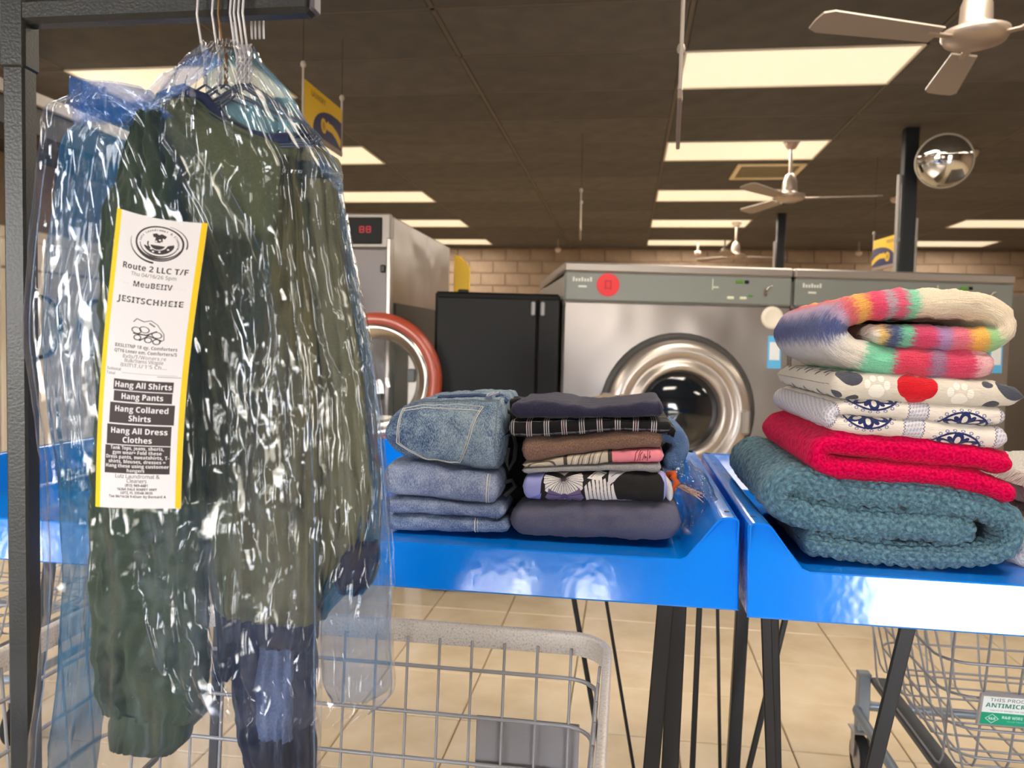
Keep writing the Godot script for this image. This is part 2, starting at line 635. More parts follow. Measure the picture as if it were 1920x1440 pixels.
func make_washer(label: String) -> Node3D:
	var o := thing("washing_machine", label, "washing machine", Vector3.ZERO, 0.207, "large steel washing machines behind the tables")
	var W := 0.846
	var b := MB.new()
	b.box(Vector3(W / 2.0, 0.9, -0.46), Vector3(W, 1.14, 0.9), 0.006)
	b.box(Vector3(W / 2.0, 0.323, -0.46), Vector3(W - 0.06, 0.036, 0.8), 0.004)
	part("body", b, M.dull_steel, o)
	var f := MB.new()
	f.box(Vector3(W / 2.0, 0.87, -0.004), Vector3(W - 0.008, 1.01, 0.02), 0.004)
	var fp := part("front_panel", f, M.brushed, o)
	var t := MB.new()
	t.box(Vector3(W / 2.0, 1.5, -0.45), Vector3(W, 0.034, 0.93), 0.006)
	part("top_trim", t, M.steel, o)
	var c := MB.new()
	c.box(Vector3(W / 2.0, 1.4305, 0.0), Vector3(W - 0.006, 0.105, 0.026), 0.006)
	var cp := part("control_panel", c, mat(c8(128, 132, 130), 0.4, 0.2), o)
	var d := MB.new()
	d.box(Vector3(0.645, 1.462, 0.014), Vector3(0.03, 0.012, 0.006), 0.002)
	var screen := mat(c8(60, 90, 40), 0.3)
	screen.emission_enabled = true
	screen.emission = c8(120, 200, 60)
	screen.emission_energy_multiplier = 0.25
	part("display", d, screen, cp)
	d = MB.new()
	d.box(Vector3(0.672, 1.462, 0.014), Vector3(0.016, 0.012, 0.006), 0.002)
	part("dark_window", d, M.black, cp)
	for k in 2:
		d = MB.new()
		d.box(Vector3(0.613 + 0.047 * k, 1.403, 0.014), Vector3(0.026, 0.011, 0.006), 0.003)
		part("button", d, mat(c8(220, 225, 200), 0.5), cp)
	d = MB.new()
	d.box(Vector3(0.688, 1.413, 0.014), Vector3(0.018, 0.008, 0.006), 0.002)
	part("light", d, screen, cp)
	d = MB.new()
	d.box(Vector3(0.742, 1.425, 0.016), Vector3(0.012, 0.03, 0.008), 0.003)
	d.tube([Vector3(0.745, 1.435, 0.02), Vector3(0.752, 1.448, 0.026), Vector3(0.762, 1.45, 0.028)], 0.003, 8)
	part("coin_key", d, M.chrome, cp)
	d = MB.new()
	for k in 7:
		var h := [0.016, 0.011, 0.011, 0.015, 0.011, 0.011, 0.016][k] as float
		d.box(Vector3(0.034 + k * 0.0105, 1.448 + h / 2.0, 0.0135), Vector3(0.007, h, 0.002), 0.0005)
	d.box(Vector3(0.067, 1.43, 0.0135), Vector3(0.03, 0.007, 0.002), 0.0005)
	part("maker_lettering", d, mat(c8(214, 216, 212), 0.5), cp)
	d = MB.new()
	d.box(Vector3(0.545, 1.45, 0.0135), Vector3(0.004, 0.04, 0.002), 0.0005)
	d.box(Vector3(0.556, 1.44, 0.0135), Vector3(0.024, 0.006, 0.002), 0.0005)
	part("panel_print", d, mat(c8(190, 200, 180), 0.5), cp)
	# the round door
	var at := Vector3(0.432, 0.982, 0.008)
	var g := MB.new()
	ring_at(g, at, Vector3.BACK, [Vector2(0.29, 0.0), Vector2(0.286, 0.012), Vector2(0.274, 0.015), Vector2(0.262, 0.01)])
	part("door_gasket", g, mat(c8(58, 56, 54), 0.5), o)
	g = MB.new()
	ring_at(g, at, Vector3.BACK, [Vector2(0.266, 0.0), Vector2(0.264, 0.026), Vector2(0.25, 0.045), Vector2(0.225, 0.052), Vector2(0.208, 0.046), Vector2(0.2, 0.034), Vector2(0.193, 0.03), Vector2(0.184, 0.034), Vector2(0.172, 0.046), Vector2(0.16, 0.048), Vector2(0.15, 0.036), Vector2(0.146, 0.0)], 64)
	var door := part("door", g, mat(c8(196, 186, 178), 0.33, 0.85), o)
	g = MB.new()
	ring_at(g, at, Vector3.BACK, [Vector2(0.148, 0.012), Vector2(0.12, 0.03), Vector2(0.08, 0.042), Vector2(0.04, 0.048), Vector2(0.001, 0.05)], 48)
	part("door_glass", g, M.dark_glass, door)
	g = MB.new()
	g.box(at + Vector3(0.235, -0.03, 0.058), Vector3(0.03, 0.09, 0.03), 0.008)
	part("handle", g, M.dull_steel, door)
	g = MB.new()
	for s in [-1.0, 1.0]:
		g = MB.new()
		g.box(at + Vector3(-0.262, s * 0.05, 0.02), Vector3(0.05, 0.03, 0.03), 0.006)
		part("hinge", g, M.dull_steel, door)
	# stickers
	g = MB.new()
	g.box(Vector3(0.055, 1.0, 0.0075), Vector3(0.05, 0.018, 0.002), 0.0005)
	part("warning_label", g, mat(c8(170, 70, 50), 0.5), fp)
	g = MB.new()
	g.box(Vector3(0.788, 1.208, 0.0075), Vector3(0.052, 0.12, 0.002), 0.0005)
	var sl := part("blue_sticker", g, mat(c8(90, 175, 225), 0.4), fp)
	g = MB.new()
	g.box(Vector3(0.788, 1.212, 0.009), Vector3(0.038, 0.066, 0.002), 0.0005)
	part("notice_paper", g, mat(c8(220, 222, 224), 0.5), fp)
	g = MB.new()
	ring_at(g, Vector3(0.775, 1.335, 0.006), Vector3.BACK, [Vector2(0.042, 0.0), Vector2(0.04, 0.006), Vector2(0.03, 0.01), Vector2(0.026, 0.006), Vector2(0.001, 0.006)], 28)
	part("drain_badge", g, M.white_paint, fp)
	return o


func back_machines() -> void:
	M.brushed = planar(relief(mat(c8(162, 155, 152), 0.33, 0.8), noise_tex(noise(90, 0.012, FastNoiseLite.TYPE_SIMPLEX_SMOOTH, 2), 256), 0.8), 0.9)
	var w := make_washer("large steel front-loading washing machine with a round red sticker on its control panel")
	w.position = Vector3(-0.235, 0, -2.86)
	far(w)
	var st := MB.new()
	ring_at(st, Vector3(0.16, 1.438, 0.012), Vector3.BACK, [Vector2(0.042, 0.0), Vector2(0.0415, 0.003), Vector2(0.001, 0.0032)], 36)
	var disc := part("red_sticker", st, mat(c8(225, 55, 65), 0.5), w)
	st = MB.new()
	for k in 2:
		st.box(Vector3(0.15 + 0.02 * k, 1.438, 0.0158), Vector3(0.006, 0.034, 0.001), 0.0003)
	st.box(Vector3(0.16, 1.452, 0.0158), Vector3(0.022, 0.005, 0.001), 0.0003)
	st.box(Vector3(0.16, 1.426, 0.0158), Vector3(0.022, 0.005, 0.001), 0.0003)
	part("sticker_print", st, mat(c8(190, 40, 52), 0.5), disc)
	var w2 := w.duplicate()
	for c in w2.get_children():
		if c.name == "red_sticker":
			w2.remove_child(c)
			c.free()
	w2.name = numbered("washing_machine")
	w2.set_meta("label", "large steel washing machine whose panel shows above the folded blankets")
	add_child(w2)
	w2.position = Vector3(-0.235, 0, -2.86) + Vector3(cos(0.207), 0, -sin(0.207)) * 0.852
	far(w2)
	# a darker machine past them at the edge of the view
	var o := thing("vending_cabinet", "dark cabinet with a red strip past the end of the steel washing machines", "cabinet", Vector3(1.72, 0, -3.5))
	far(o)
	var b := MB.new()
	b.box(Vector3(0.3, 0.9, -0.3), Vector3(0.6, 1.18, 0.6), 0.01)
	part("body", b, mat(c8(96, 88, 80), 0.5), o)
	b = MB.new()
	b.box(Vector3(0.16, 1.34, 0.003), Vector3(0.3, 0.07, 0.012), 0.004)
	part("red_strip", b, mat(c8(190, 60, 45), 0.45), o)
	b = MB.new()
	b.box(Vector3(0.3, 0.98, 0.003), Vector3(0.5, 0.56, 0.012), 0.004)
	part("door", b, M.black, o)
	# black lockers beside the first washer
	o = thing("locker_cabinet", "plain black cabinet with two doors and small grey handles beside the steel washer", "cabinet", Vector3(-0.235, 0, -2.86) - Vector3(cos(0.207), 0, -sin(0.207)) * 0.462, 0.207)
	far(o)
	b = MB.new()
	b.box(Vector3(0.226, 0.855, -0.3), Vector3(0.452, 1.09, 0.6), 0.008)
	part("body", b, M.black, o)
	for k in 2:
		b = MB.new()
		var x0 := 0.006 if k == 0 else 0.372
		var wd := 0.36 if k == 0 else 0.076
		b.box(Vector3(x0 + wd / 2.0, 0.855, 0.006), Vector3(wd, 1.05, 0.014), 0.004)
		var dr := part("door", b, mat(c8(17, 17, 19), 0.42, 0.0, 0.4), o)
		b = MB.new()
		b.box(Vector3(0.352 if k == 0 else 0.386, 1.345, 0.018), Vector3(0.016, 0.05, 0.012), 0.004)
		part("handle", b, M.wire, dr)
	b = MB.new()
	b.box(Vector3(0.1, 1.403, -0.02), Vector3(0.04, 0.012, 0.03), 0.004)
	part("top_latch", b, M.black_metal, o)
	o = thing("steel_bracket", "narrow grey steel box standing against the left of the black cabinet", "box", Vector3(-0.778, 0, -2.86))
	far(o)
	b = MB.new()
	b.box(Vector3(0, 0.755, -0.03), Vector3(0.07, 0.895, 0.06), 0.004)
	part("body", b, M.dull_steel, o)
	b = MB.new()
	b.box(Vector3(0.02, 1.1, 0.012), Vector3(0.022, 0.16, 0.014), 0.004)
	part("front_strip", b, M.steel, o)
	b = MB.new()
	b.box(Vector3(-0.018, 1.09, 0.008), Vector3(0.03, 0.05, 0.01), 0.003)
	part("latch", b, M.black_metal, o)
	# yellow caution board behind the cabinet
	o = thing("caution_board", "tall yellow board with a slanted top standing behind the black cabinet", "sign", Vector3(-0.745, 0, -3.5))
	far(o)
	b = MB.new()
	b.prism(PackedVector2Array([Vector2(-0.04, 0.31), Vector2(0.03, 0.31), Vector2(0.03, 1.555), Vector2(-0.012, 1.605), Vector2(-0.04, 1.61)]), 0.02, 0.003)
	part("board", b, mat(c8(238, 190, 10), 0.5), o)
	b = MB.new()
	b.bar(Vector3(-0.005, 0.31, -0.22), Vector3(-0.005, 1.45, -0.025), 0.04, 0.01)
	part("prop", b, mat(c8(225, 180, 15), 0.5), o)
	# tall dryer left, its steel side running back
	o = thing("tumble_dryer", "tall steel dryer with a red number display high beside the hanging bags", "dryer", Vector3(-0.93, 0, -3.02))
	far(o)
	b = MB.new()
	b.box(Vector3(-0.42, 1.01, -0.52), Vector3(0.84, 1.4, 1.0), 0.006)
	part("body", b, M.brushed, o)
	b = MB.new()
	b.box(Vector3(-0.42, 0.945, 0.0), Vector3(0.83, 1.27, 0.024), 0.006)
	part("front_panel", b, mat(c8(120, 114, 116), 0.45, 0.3), o)
	b = MB.new()
	b.box(Vector3(-0.42, 1.648, 0.002), Vector3(0.84, 0.136, 0.03), 0.006)
	var hd := part("head_panel", b, mat(c8(150, 144, 140), 0.4, 0.4), o)
	b = MB.new()
	b.box(Vector3(-0.22, 1.648, 0.018), Vector3(0.37, 0.104, 0.01), 0.003)
	part("display_window", b, M.black, hd)
	b = MB.new()
	var red := mat(c8(150, 20, 30), 0.4)
	red.emission_enabled = true
	red.emission = c8(230, 40, 55)
	red.emission_energy_multiplier = 0.45
	for k in 2:
		for q in [[-0.008, 0.0, 0.003, 0.022], [0.008, 0.0, 0.003, 0.022], [0.0, 0.011, 0.016, 0.003], [0.0, 0.0, 0.016, 0.003], [0.0, -0.011, 0.016, 0.003]]:
			b.box(Vector3(-0.116 + 0.027 * k + q[0], 1.652 + q[1], 0.0235), Vector3(q[2], q[3], 0.002), 0.0004)
	part("red_digits", b, red, hd)
	b = MB.new()
	b.box(Vector3(-0.006, 0.965, 0.006), Vector3(0.02, 1.31, 0.03), 0.004)
	part("edge_trim", b, M.steel, o)
	for k in 2:
		b = MB.new()
		b.box(Vector3(-0.03, 1.5 - 0.5 * k, 0.016), Vector3(0.02, 0.03, 0.014), 0.004)
		part("catch", b, M.black_metal, o)
	b = MB.new()
	b.box(Vector3(0.002, 0.845, -0.5), Vector3(0.012, 1.05, 0.92), 0.003)
	part("dark_side_panel", b, mat(c8(44, 42, 38), 0.5), o)
	# washer against the left aisle with its round door swung open
	o = thing("open_washer", "washing machine behind the bags with a round orange-rimmed door swung open", "washing machine", Vector3(-1.2, 0, -2.62))
	far(o)
	b = MB.new()
	b.box(Vector3(-0.21, 0.875, 0.0), Vector3(0.4, 1.13, 0.5), 0.008)
	part("body", b, M.dull_steel, o)
	b = MB.new()
	b.box(Vector3(-0.005, 0.87, 0.0), Vector3(0.02, 1.1, 0.49), 0.004)
	part("front_panel", b, M.brushed, o)
	var c := Vector3(0.317, 1.078, -0.08)
	b = MB.new()
	ring_at(b, c, Vector3.BACK, [Vector2(0.21, -0.03), Vector2(0.234, -0.024), Vector2(0.24, -0.008), Vector2(0.234, 0.012), Vector2(0.216, 0.02), Vector2(0.2, 0.012), Vector2(0.19, 0.0)], 64)
	var dd := part("door", b, mat(c8(168, 72, 52), 0.3, 0.0, 0.6), o)
	b = MB.new()
	ring_at(b, c, Vector3.BACK, [Vector2(0.2, -0.03), Vector2(0.2, 0.012), Vector2(0.192, 0.022), Vector2(0.18, 0.02), Vector2(0.165, 0.008), Vector2(0.15, 0.002), Vector2(0.146, -0.012), Vector2(0.15, -0.03), Vector2(0.2, -0.03)], 64)
	part("steel_ring", b, M.chrome, dd)
	var pane := mat(Color(0.85, 0.9, 0.9, 0.06), 0.02)
	pane.transparency = BaseMaterial3D.TRANSPARENCY_ALPHA
	b = MB.new()
	ring_at(b, c, Vector3.BACK, [Vector2(0.148, -0.012), Vector2(0.1, -0.03), Vector2(0.05, -0.038), Vector2(0.001, -0.04)], 40)
	part("door_glass", b, pane, dd)
	for s in [-1.0, 1.0]:
		b = MB.new()
		b.bar(c + Vector3(-0.32, s * 0.07, 0.0), c + Vector3(-0.2, s * 0.07, -0.005), 0.03, 0.02)
		part("hinge_arm", b, M.dull_steel, dd)
	# white machines along the left wall
	for k in 5:
		o = thing("white_washer", "white machine with a dark door ring by the left wall, %s of five" % ["first", "second", "third", "fourth", "fifth"][k], "washing machine", Vector3(-4.62, 0, -4.9 - 0.72 * k), 0.0, "white machines along the left wall")
		b = MB.new()
		b.box(Vector3(-0.34, 0.96, 0), Vector3(0.66, 1.92, 0.7), 0.01)
		part("body", b, M.white_paint, o)
		b = MB.new()
		b.box(Vector3(-0.34, 1.965, 0), Vector3(0.68, 0.09, 0.715), 0.008)
		part("top_panel", b, mat(c8(214, 204, 188), 0.5), o)
		b = MB.new()
		b.box(Vector3(-0.004, 1.7, 0), Vector3(0.02, 0.02, 0.69), 0.004)
		part("trim_line", b, mat(c8(150, 140, 126), 0.5), o)
		b = MB.new()
		ring_at(b, Vector3(0.0, 1.26, 0), Vector3.RIGHT, [Vector2(0.26, 0.0), Vector2(0.255, 0.03), Vector2(0.235, 0.034), Vector2(0.225, 0.0)], 40)
		var dr := part("door_ring", b, M.black, o)
		b = MB.new()
		ring_at(b, Vector3(0.0, 1.26, 0), Vector3.RIGHT, [Vector2(0.228, 0.004), Vector2(0.1, 0.012), Vector2(0.001, 0.014)], 32)
		part("door_glass", b, mat(c8(190, 190, 184), 0.2), dr)
	# bulkhead hanging over the left aisle: pale lower lip on a dark band
	b = MB.new()
	b.box(Vector3(-3.3, 2.46, -5.4), Vector3(0.3, 0.07, 5.6), 0.006)
	var tr := setting("trim_1", b, mat(c8(150, 142, 134), 0.6))
	b = MB.new()
	b.box(Vector3(-3.3, 2.35, -5.4), Vector3(0.26, 0.15, 5.56), 0.004)
	part("dark_band", b, mat(c8(26, 22, 26), 0.7), tr)
	b = MB.new()
	for k in 4:
		b.box(Vector3(-3.3, (2.495 + TOP) / 2.0, -3.2 - 1.4 * k), Vector3(0.02, TOP - 2.495, 0.02), 0.002)
	part("hanger_rods", b, M.black_metal, tr)


func banner_print() -> StandardMaterial3D:
	var im := picture(256, 112, func(x, y): return c8(222, 178, 12))
	ellipse(im, Vector2(205, 100), Vector2(150, 66), 0.0, c8(32, 30, 78))
	fill(im, [Vector2(60, 112), Vector2(70, 78), Vector2(256, 70), Vector2(256, 112)], c8(32, 30, 78))
	letters(im, "LAUNDRY", 92, 26, 20, c8(110, 84, 20), true, 90.0)
	ellipse(im, Vector2(124, 78), Vector2(19, 19), 0.0, c8(214, 172, 20))
	ellipse(im, Vector2(124, 78), Vector2(11, 11), 0.0, c8(160, 128, 30))
	stroke(im, [Vector2(150, 72), Vector2(185, 70), Vector2(220, 78), Vector2(252, 94)], 20.0, c8(214, 172, 20))
	stroke(im, [Vector2(156, 60), Vector2(156, 78)], 6.0, c8(214, 172, 20))
	var m := mat(Color.WHITE, 0.4)
	m.albedo_texture = tex(im)
	return m


func hanging_things() -> void:
	# banners hang in line with the aisle, so most show only their edge
	var pm := banner_print()
	var at := [Vector3(-1.5, 2.405, -3.47), Vector3(0.108, 2.06, -1.98), Vector3(-0.37, 2.29, -5.85), Vector3(1.985, 2.1, -6.2)]
	var says := ["yellow and navy hanging banner with a round emblem right of the bagged garments", "hanging banner seen edge-on by the nearest light panel, top out of view", "far hanging banner seen edge-on above the steel washer", "small yellow and navy banner hanging behind the black pole"]
	for k in 4:
		var o := thing("hanging_banner", says[k], "banner", at[k], [0.0, -0.052, 0.055, 0.12][k], "hanging banners")
		var h := 0.215
		var w := 0.5
		var b := MB.new()
		b.grid(10, 4, func(u, v): return Vector3(0.002 + 0.006 * sin(u * 5.0) * (1.0 - v), -h * (1.0 - v), -u * w))
		b.grid(10, 4, func(u, v): return Vector3(-0.002 + 0.006 * sin(u * 5.0) * (1.0 - v), -h * (1.0 - v), -u * w), true)
		part("print", b, pm, o)
		b = MB.new()
		b.box(Vector3(0, -h - 0.012, -w / 2.0), Vector3(0.012, 0.026, w), 0.003)
		part("lower_rail", b, mat(c8(140, 122, 112), 0.5), o)
		for s in 2:
			b = MB.new()
			var z := -0.004 if s == 0 else -w + 0.004
			b.tube([Vector3(0, -h, z), Vector3(0, 0.05, z)], 0.005, 8)
			b.lathe([Vector2(0.001, 0.045), Vector2(0.011, 0.05), Vector2(0.013, 0.062), Vector2(0.009, 0.074), Vector2(0.001, 0.078)], 12, Transform3D(Basis.IDENTITY, Vector3(0, 0, z)))
			var rod := part("end_rod", b, mat(c8(170, 158, 148), 0.5), o)
			b = MB.new()
			b.tube([Vector3(0, 0.075, z), Vector3(0, TOP - at[k].y, z)], 0.0012, 5)
			part("cord", b, M.black, rod)
	# ceiling fans
	for k in 3:
		var p := [Vector3(1.205, TOP, -3.1), Vector3(1.17, TOP, -6.2), Vector3(1.29, TOP, -10.1)][k] as Vector3
		var o := thing("ceiling_fan", ["large ceiling fan with pale metal motor, nearest, upper right", "second ceiling fan by the row of light panels", "small far ceiling fan below the last light panels"][k], "ceiling fan", p, 0.0, "ceiling fans")
		var metal := mat(c8(178, 162, 150), 0.35, 0.6)
		var b := MB.new()
		b.lathe([Vector2(0.001, -0.06), Vector2(0.03, -0.055), Vector2(0.06, -0.02), Vector2(0.062, 0.0)], 24)
		part("canopy", b, metal, o)
		b = MB.new()
		b.tube([Vector3(0, -0.03, 0), Vector3(0, -0.34, 0)], 0.013, 12)
		part("rod", b, metal, o)
		b = MB.new()
		b.lathe([Vector2(0.001, -0.45), Vector2(0.05, -0.448), Vector2(0.1, -0.43), Vector2(0.112, -0.41), Vector2(0.112, -0.395), Vector2(0.06, -0.385), Vector2(0.055, -0.36), Vector2(0.052, -0.3), Vector2(0.035, -0.25), Vector2(0.014, -0.235)], 32)
		part("motor", b, metal, o)
		var turns: Array = [[80.0, 200.0, 320.0], [352.0, 232.0, 112.0], [10.0, 130.0, 250.0]][k]
		for a in turns:
			b = MB.new()
			var bs := Basis(Vector3.UP, deg_to_rad(a))
			b.bar(bs * Vector3(0.08, -0.42, 0), bs * Vector3(0.2, -0.42, 0), 0.03, 0.008)
			var arm := part("blade_arm", b, metal, o)
			b = MB.new()
			b.prism(PackedVector2Array([Vector2(0.16, -0.045), Vector2(0.6, -0.062), Vector2(0.635, -0.045), Vector2(0.64, 0.0), Vector2(0.635, 0.045), Vector2(0.6, 0.062), Vector2(0.16, 0.045)]), 0.008, 0.002, Transform3D(bs * Basis(Vector3.RIGHT, -PI / 2.0 + 0.2), Vector3(0, -0.415, 0)))
			part("blade", b, mat(c8(150, 136, 126), 0.45), arm)
	# poles
	for k in 2:
		var p := [Vector3(1.9, 0, -5.87), Vector3(1.70, 0, -9.43)][k] as Vector3
		var o := thing("support_pole", ["black square support pole beside the round mirror", "farther black support pole behind the second ceiling fan"][k], "pole", p)
		var b := MB.new()
		b.box(Vector3(0, TOP / 2.0, 0), Vector3(0.09, TOP, 0.09), 0.006)
		part("post", b, mat(c8(26, 30, 36), 0.35), o)
		for s in [-1.0, 1.0]:
			b = MB.new()
			b.tube([Vector3(s * 0.062, 0.2, 0.0), Vector3(s * 0.062, 2.45 if s < 0 else 2.15, 0.0)], 0.014, 10)
			b.box(Vector3(s * 0.058, 2.0, 0.0), Vector3(0.03, 0.03, 0.04), 0.003)
			part("conduit", b, M.zinc, o)
		b = MB.new()
		b.box(Vector3(0, 0.006, 0), Vector3(0.2, 0.012, 0.2), 0.003)
		part("foot_plate", b, M.black_metal, o)
	# convex mirror on an arm from the pole
	var o := thing("convex_mirror", "round convex security mirror on an arm beside the black pole", "mirror", Vector3(2.035, 2.485, -5.62))
	o.basis = Basis.looking_at(Vector3(-0.25, -0.28, 0.9), Vector3.UP, true)
	var b := MB.new()
	var prof := []
	for k in 13:
		var a := deg_to_rad(lerpf(38.0, 0.5, k / 12.0))
		prof.append(Vector2(0.275 * sin(a), 0.275 * cos(a) - 0.216))
	ring_at(b, Vector3.ZERO, Vector3.BACK, prof, 48)
	part("mirror_face", b, mat(c8(225, 225, 222), 0.04, 1.0), o)
	b = MB.new()
	ring_at(b, Vector3.ZERO, Vector3.BACK, [Vector2(0.16, -0.02), Vector2(0.176, -0.012), Vector2(0.178, 0.002), Vector2(0.168, 0.006)], 48)
	part("rim", b, mat(c8(196, 190, 180), 0.4), o)
	b = MB.new()
	ring_at(b, Vector3.ZERO, Vector3.FORWARD, [Vector2(0.165, 0.012), Vector2(0.06, 0.05), Vector2(0.001, 0.052)], 32)
	part("back_shell", b, M.black, o)
	b = MB.new()
	b.tube([Vector3(0, 0, -0.05), Vector3(-0.06, 0.0, -0.17), Vector3(-0.12, 0.0, -0.19)], 0.011, 10)
	part("arm", b, M.black_metal, o)
	# ceiling vent
	o = thing("air_vent", "cream ceiling air vent beyond the second bright light panel", "vent", Vector3(1.15, TOP - 0.006, -7.17))
	b = MB.new()
	for s in [-1.0, 1.0]:
		b.box(Vector3(s * 0.26, -0.008, 0), Vector3(0.04, 0.016, 0.58), 0.003)
		b.box(Vector3(0, -0.008, s * 0.27), Vector3(0.5, 0.016, 0.04), 0.003)
	part("frame", b, mat(c8(240, 222, 182), 0.5), o)
	for k in 8:
		b = MB.new()
		b.box(Vector3(0, -0.01, -0.21 + 0.06 * k), Vector3(0.48, 0.004, 0.05), 0.001, Basis(Vector3.RIGHT, 0.2))
		part("slat", b, mat(c8(228, 208, 168), 0.5), o)
	# sprinkler heads and cameras under the ceiling
	var dots := [Vector3(2.55, TOP, -6.5), Vector3(2.6, TOP, -8.4), Vector3(1.33, TOP, -11.6), Vector3(3.2, TOP, -11.8), Vector3(-1.05, TOP, -11.6), Vector3(0.98, TOP, -11.9)]
	for k in dots.size():
		o = thing("ceiling_sensor", ["small pale sensor dome right of the round mirror", "tiny pale dome lower right of the round mirror", "small hanging dome under the end of the farthest middle light panels", "small hanging dome under the farthest right light panel", "small hanging dome near the back wall above the yellow board", "small hanging dome below the last middle panel"][k], "sensor", dots[k], 0.0, "small domes under the ceiling")
		b = MB.new()
		var drop := 0.0 if k < 2 else -0.14
		b.lathe([Vector2(0.001, drop - 0.07), Vector2(0.03, drop - 0.062), Vector2(0.044, drop - 0.035), Vector2(0.046, drop - 0.012), Vector2(0.03, drop)], 18)
		part("dome", b, mat(c8(196, 176, 160), 0.45), o)
		b = MB.new()
		b.tube([Vector3(0, drop - 0.005, 0), Vector3(0, 0.0, 0)], 0.012, 8)
		part("stem", b, mat(c8(150, 136, 124), 0.5), o)


# sweeps an open strip (points x, y) of sheet metal along z, with its own thickness
func sheet(mb: MB, line: Array, th: float, z0: float, z1: float) -> void:
	var o := []
	# round the bends
	for k in line.size():
		var p: Vector2 = line[k]
		if k == 0 or k == line.size() - 1:
			o.append(p)
			continue
		var a := (line[k - 1] - p) as Vector2
		var b := (line[k + 1] - p) as Vector2
		var r := minf(0.009, minf(a.length(), b.length()) * 0.4)
		for i in 5:
			var t := i / 4.0
			var q := (p + a.normalized() * r).lerp(p, t).lerp(p.lerp(p + b.normalized() * r, t), t)
			o.append(q)
	var n := o.size()
	var under := []
	for k in n:
		var d: Vector2 = (o[mini(k + 1, n - 1)] - o[maxi(k - 1, 0)]).normalized()
		under.append(o[k] - Vector2(-d.y, d.x) * th)
	mb.grid(n - 1, 1, func(u, w):
		var p: Vector2 = o[roundi(u * (n - 1))]
		return Vector3(p.x, p.y, lerpf(z0, z1, w)))
	mb.grid(n - 1, 1, func(u, w):
		var p: Vector2 = under[roundi(u * (n - 1))]
		return Vector3(p.x, p.y, lerpf(z0, z1, w)), true)
	for k in n - 1:
		mb.poly([Vector3(o[k].x, o[k].y, z0), Vector3(o[k + 1].x, o[k + 1].y, z0), Vector3(under[k + 1].x, under[k + 1].y, z0), Vector3(under[k].x, under[k].y, z0)], Vector3.BACK)


func tray_table(label: String, x0: float, x1: float, zf: float) -> Node3D:
	# x0, x1: outer sides; zf: the apron's lower front edge
	var o := thing("folding_table", label, "table", Vector3.ZERO, 0.0, "blue folding tables")
	var yb := 0.82
	var yr := 0.9585
	var yf := 0.886
	var tilt := atan(0.03 / 0.1385)
	var ap := MB.new()
	var s := 1.0 / cos(tilt)
	var h := (yr - yb) * s
	var hl := (0.8905 - yb) * s
	var out := PackedVector2Array([Vector2(x0, 0), Vector2(x1, 0), Vector2(x1, h - 0.006), Vector2(x1 - 0.005, h), Vector2(x1 - 0.026, h), Vector2(x1 - 0.033, h - 0.005), Vector2(x1 - 0.08, hl + 0.004), Vector2(x1 - 0.09, hl), Vector2(x0 + 0.09, hl), Vector2(x0 + 0.08, hl + 0.004), Vector2(x0 + 0.033, h - 0.005), Vector2(x0 + 0.026, h), Vector2(x0 + 0.005, h), Vector2(x0, h - 0.006)])
	ap.prism(out, 0.006, 0.0022, Transform3D(Basis(Vector3.RIGHT, -tilt), Vector3(0, yb, zf)))
	part("front_apron", ap, M.blue, o)
	var tr := MB.new()
	var line := [Vector2(x0 + 0.001, yb), Vector2(x0 + 0.001, yr), Vector2(x0 + 0.03, yr), Vector2(x0 + 0.085, yf), Vector2(x1 - 0.085, yf), Vector2(x1 - 0.03, yr), Vector2(x1 - 0.001, yr), Vector2(x1 - 0.001, yb)]
	sheet(tr, line, 0.003, zf - 0.02, zf - 0.8)
	part("tray", tr, M.blue, o)
	tr = MB.new()
	tr.prism(PackedVector2Array([Vector2(-zf + 0.8, yb), Vector2(-zf + 0.8, yr), Vector2(-zf + 0.77, yr), Vector2(-zf + 0.715, yf), Vector2(-zf + 0.715, yf - 0.004), Vector2(-zf + 0.775, yb)]), x1 - x0 - 0.012, 0.0, Transform3D(Basis(Vector3(0, 0, -1), Vector3.UP, Vector3.RIGHT), Vector3(x1 - 0.006, 0, 0)))
	part("back_rim", tr, M.blue, o)
	for sx in [x0 + 0.013, x1 - 0.015]:
		var ho := MB.new()
		ho.lathe([Vector2(0.001, 0.0004), Vector2(0.0045, 0.0003), Vector2(0.005, -0.001)], 14, Transform3D(Basis.IDENTITY, Vector3(sx, yr + 0.0002, zf - 0.065)))
		part("screw_hole", ho, M.black, o)
	return o


func legs(o: Node3D, set_of: Array) -> void:
	# each [top, foot, width, depth]; the bar runs on to the floor
	for l in set_of:
		var b := MB.new()
		var a: Vector3 = l[0]
		var e: Vector3 = l[1]
		var foot := a + (e - a) * ((a.y - 0.004) / maxf(0.01, a.y - e.y))
		b.bar(a, foot, l[2], l[3], Vector3.BACK, 0.002)
		part("leg" if l[2] > 0.02 else "brace", b, M.black_metal, o)


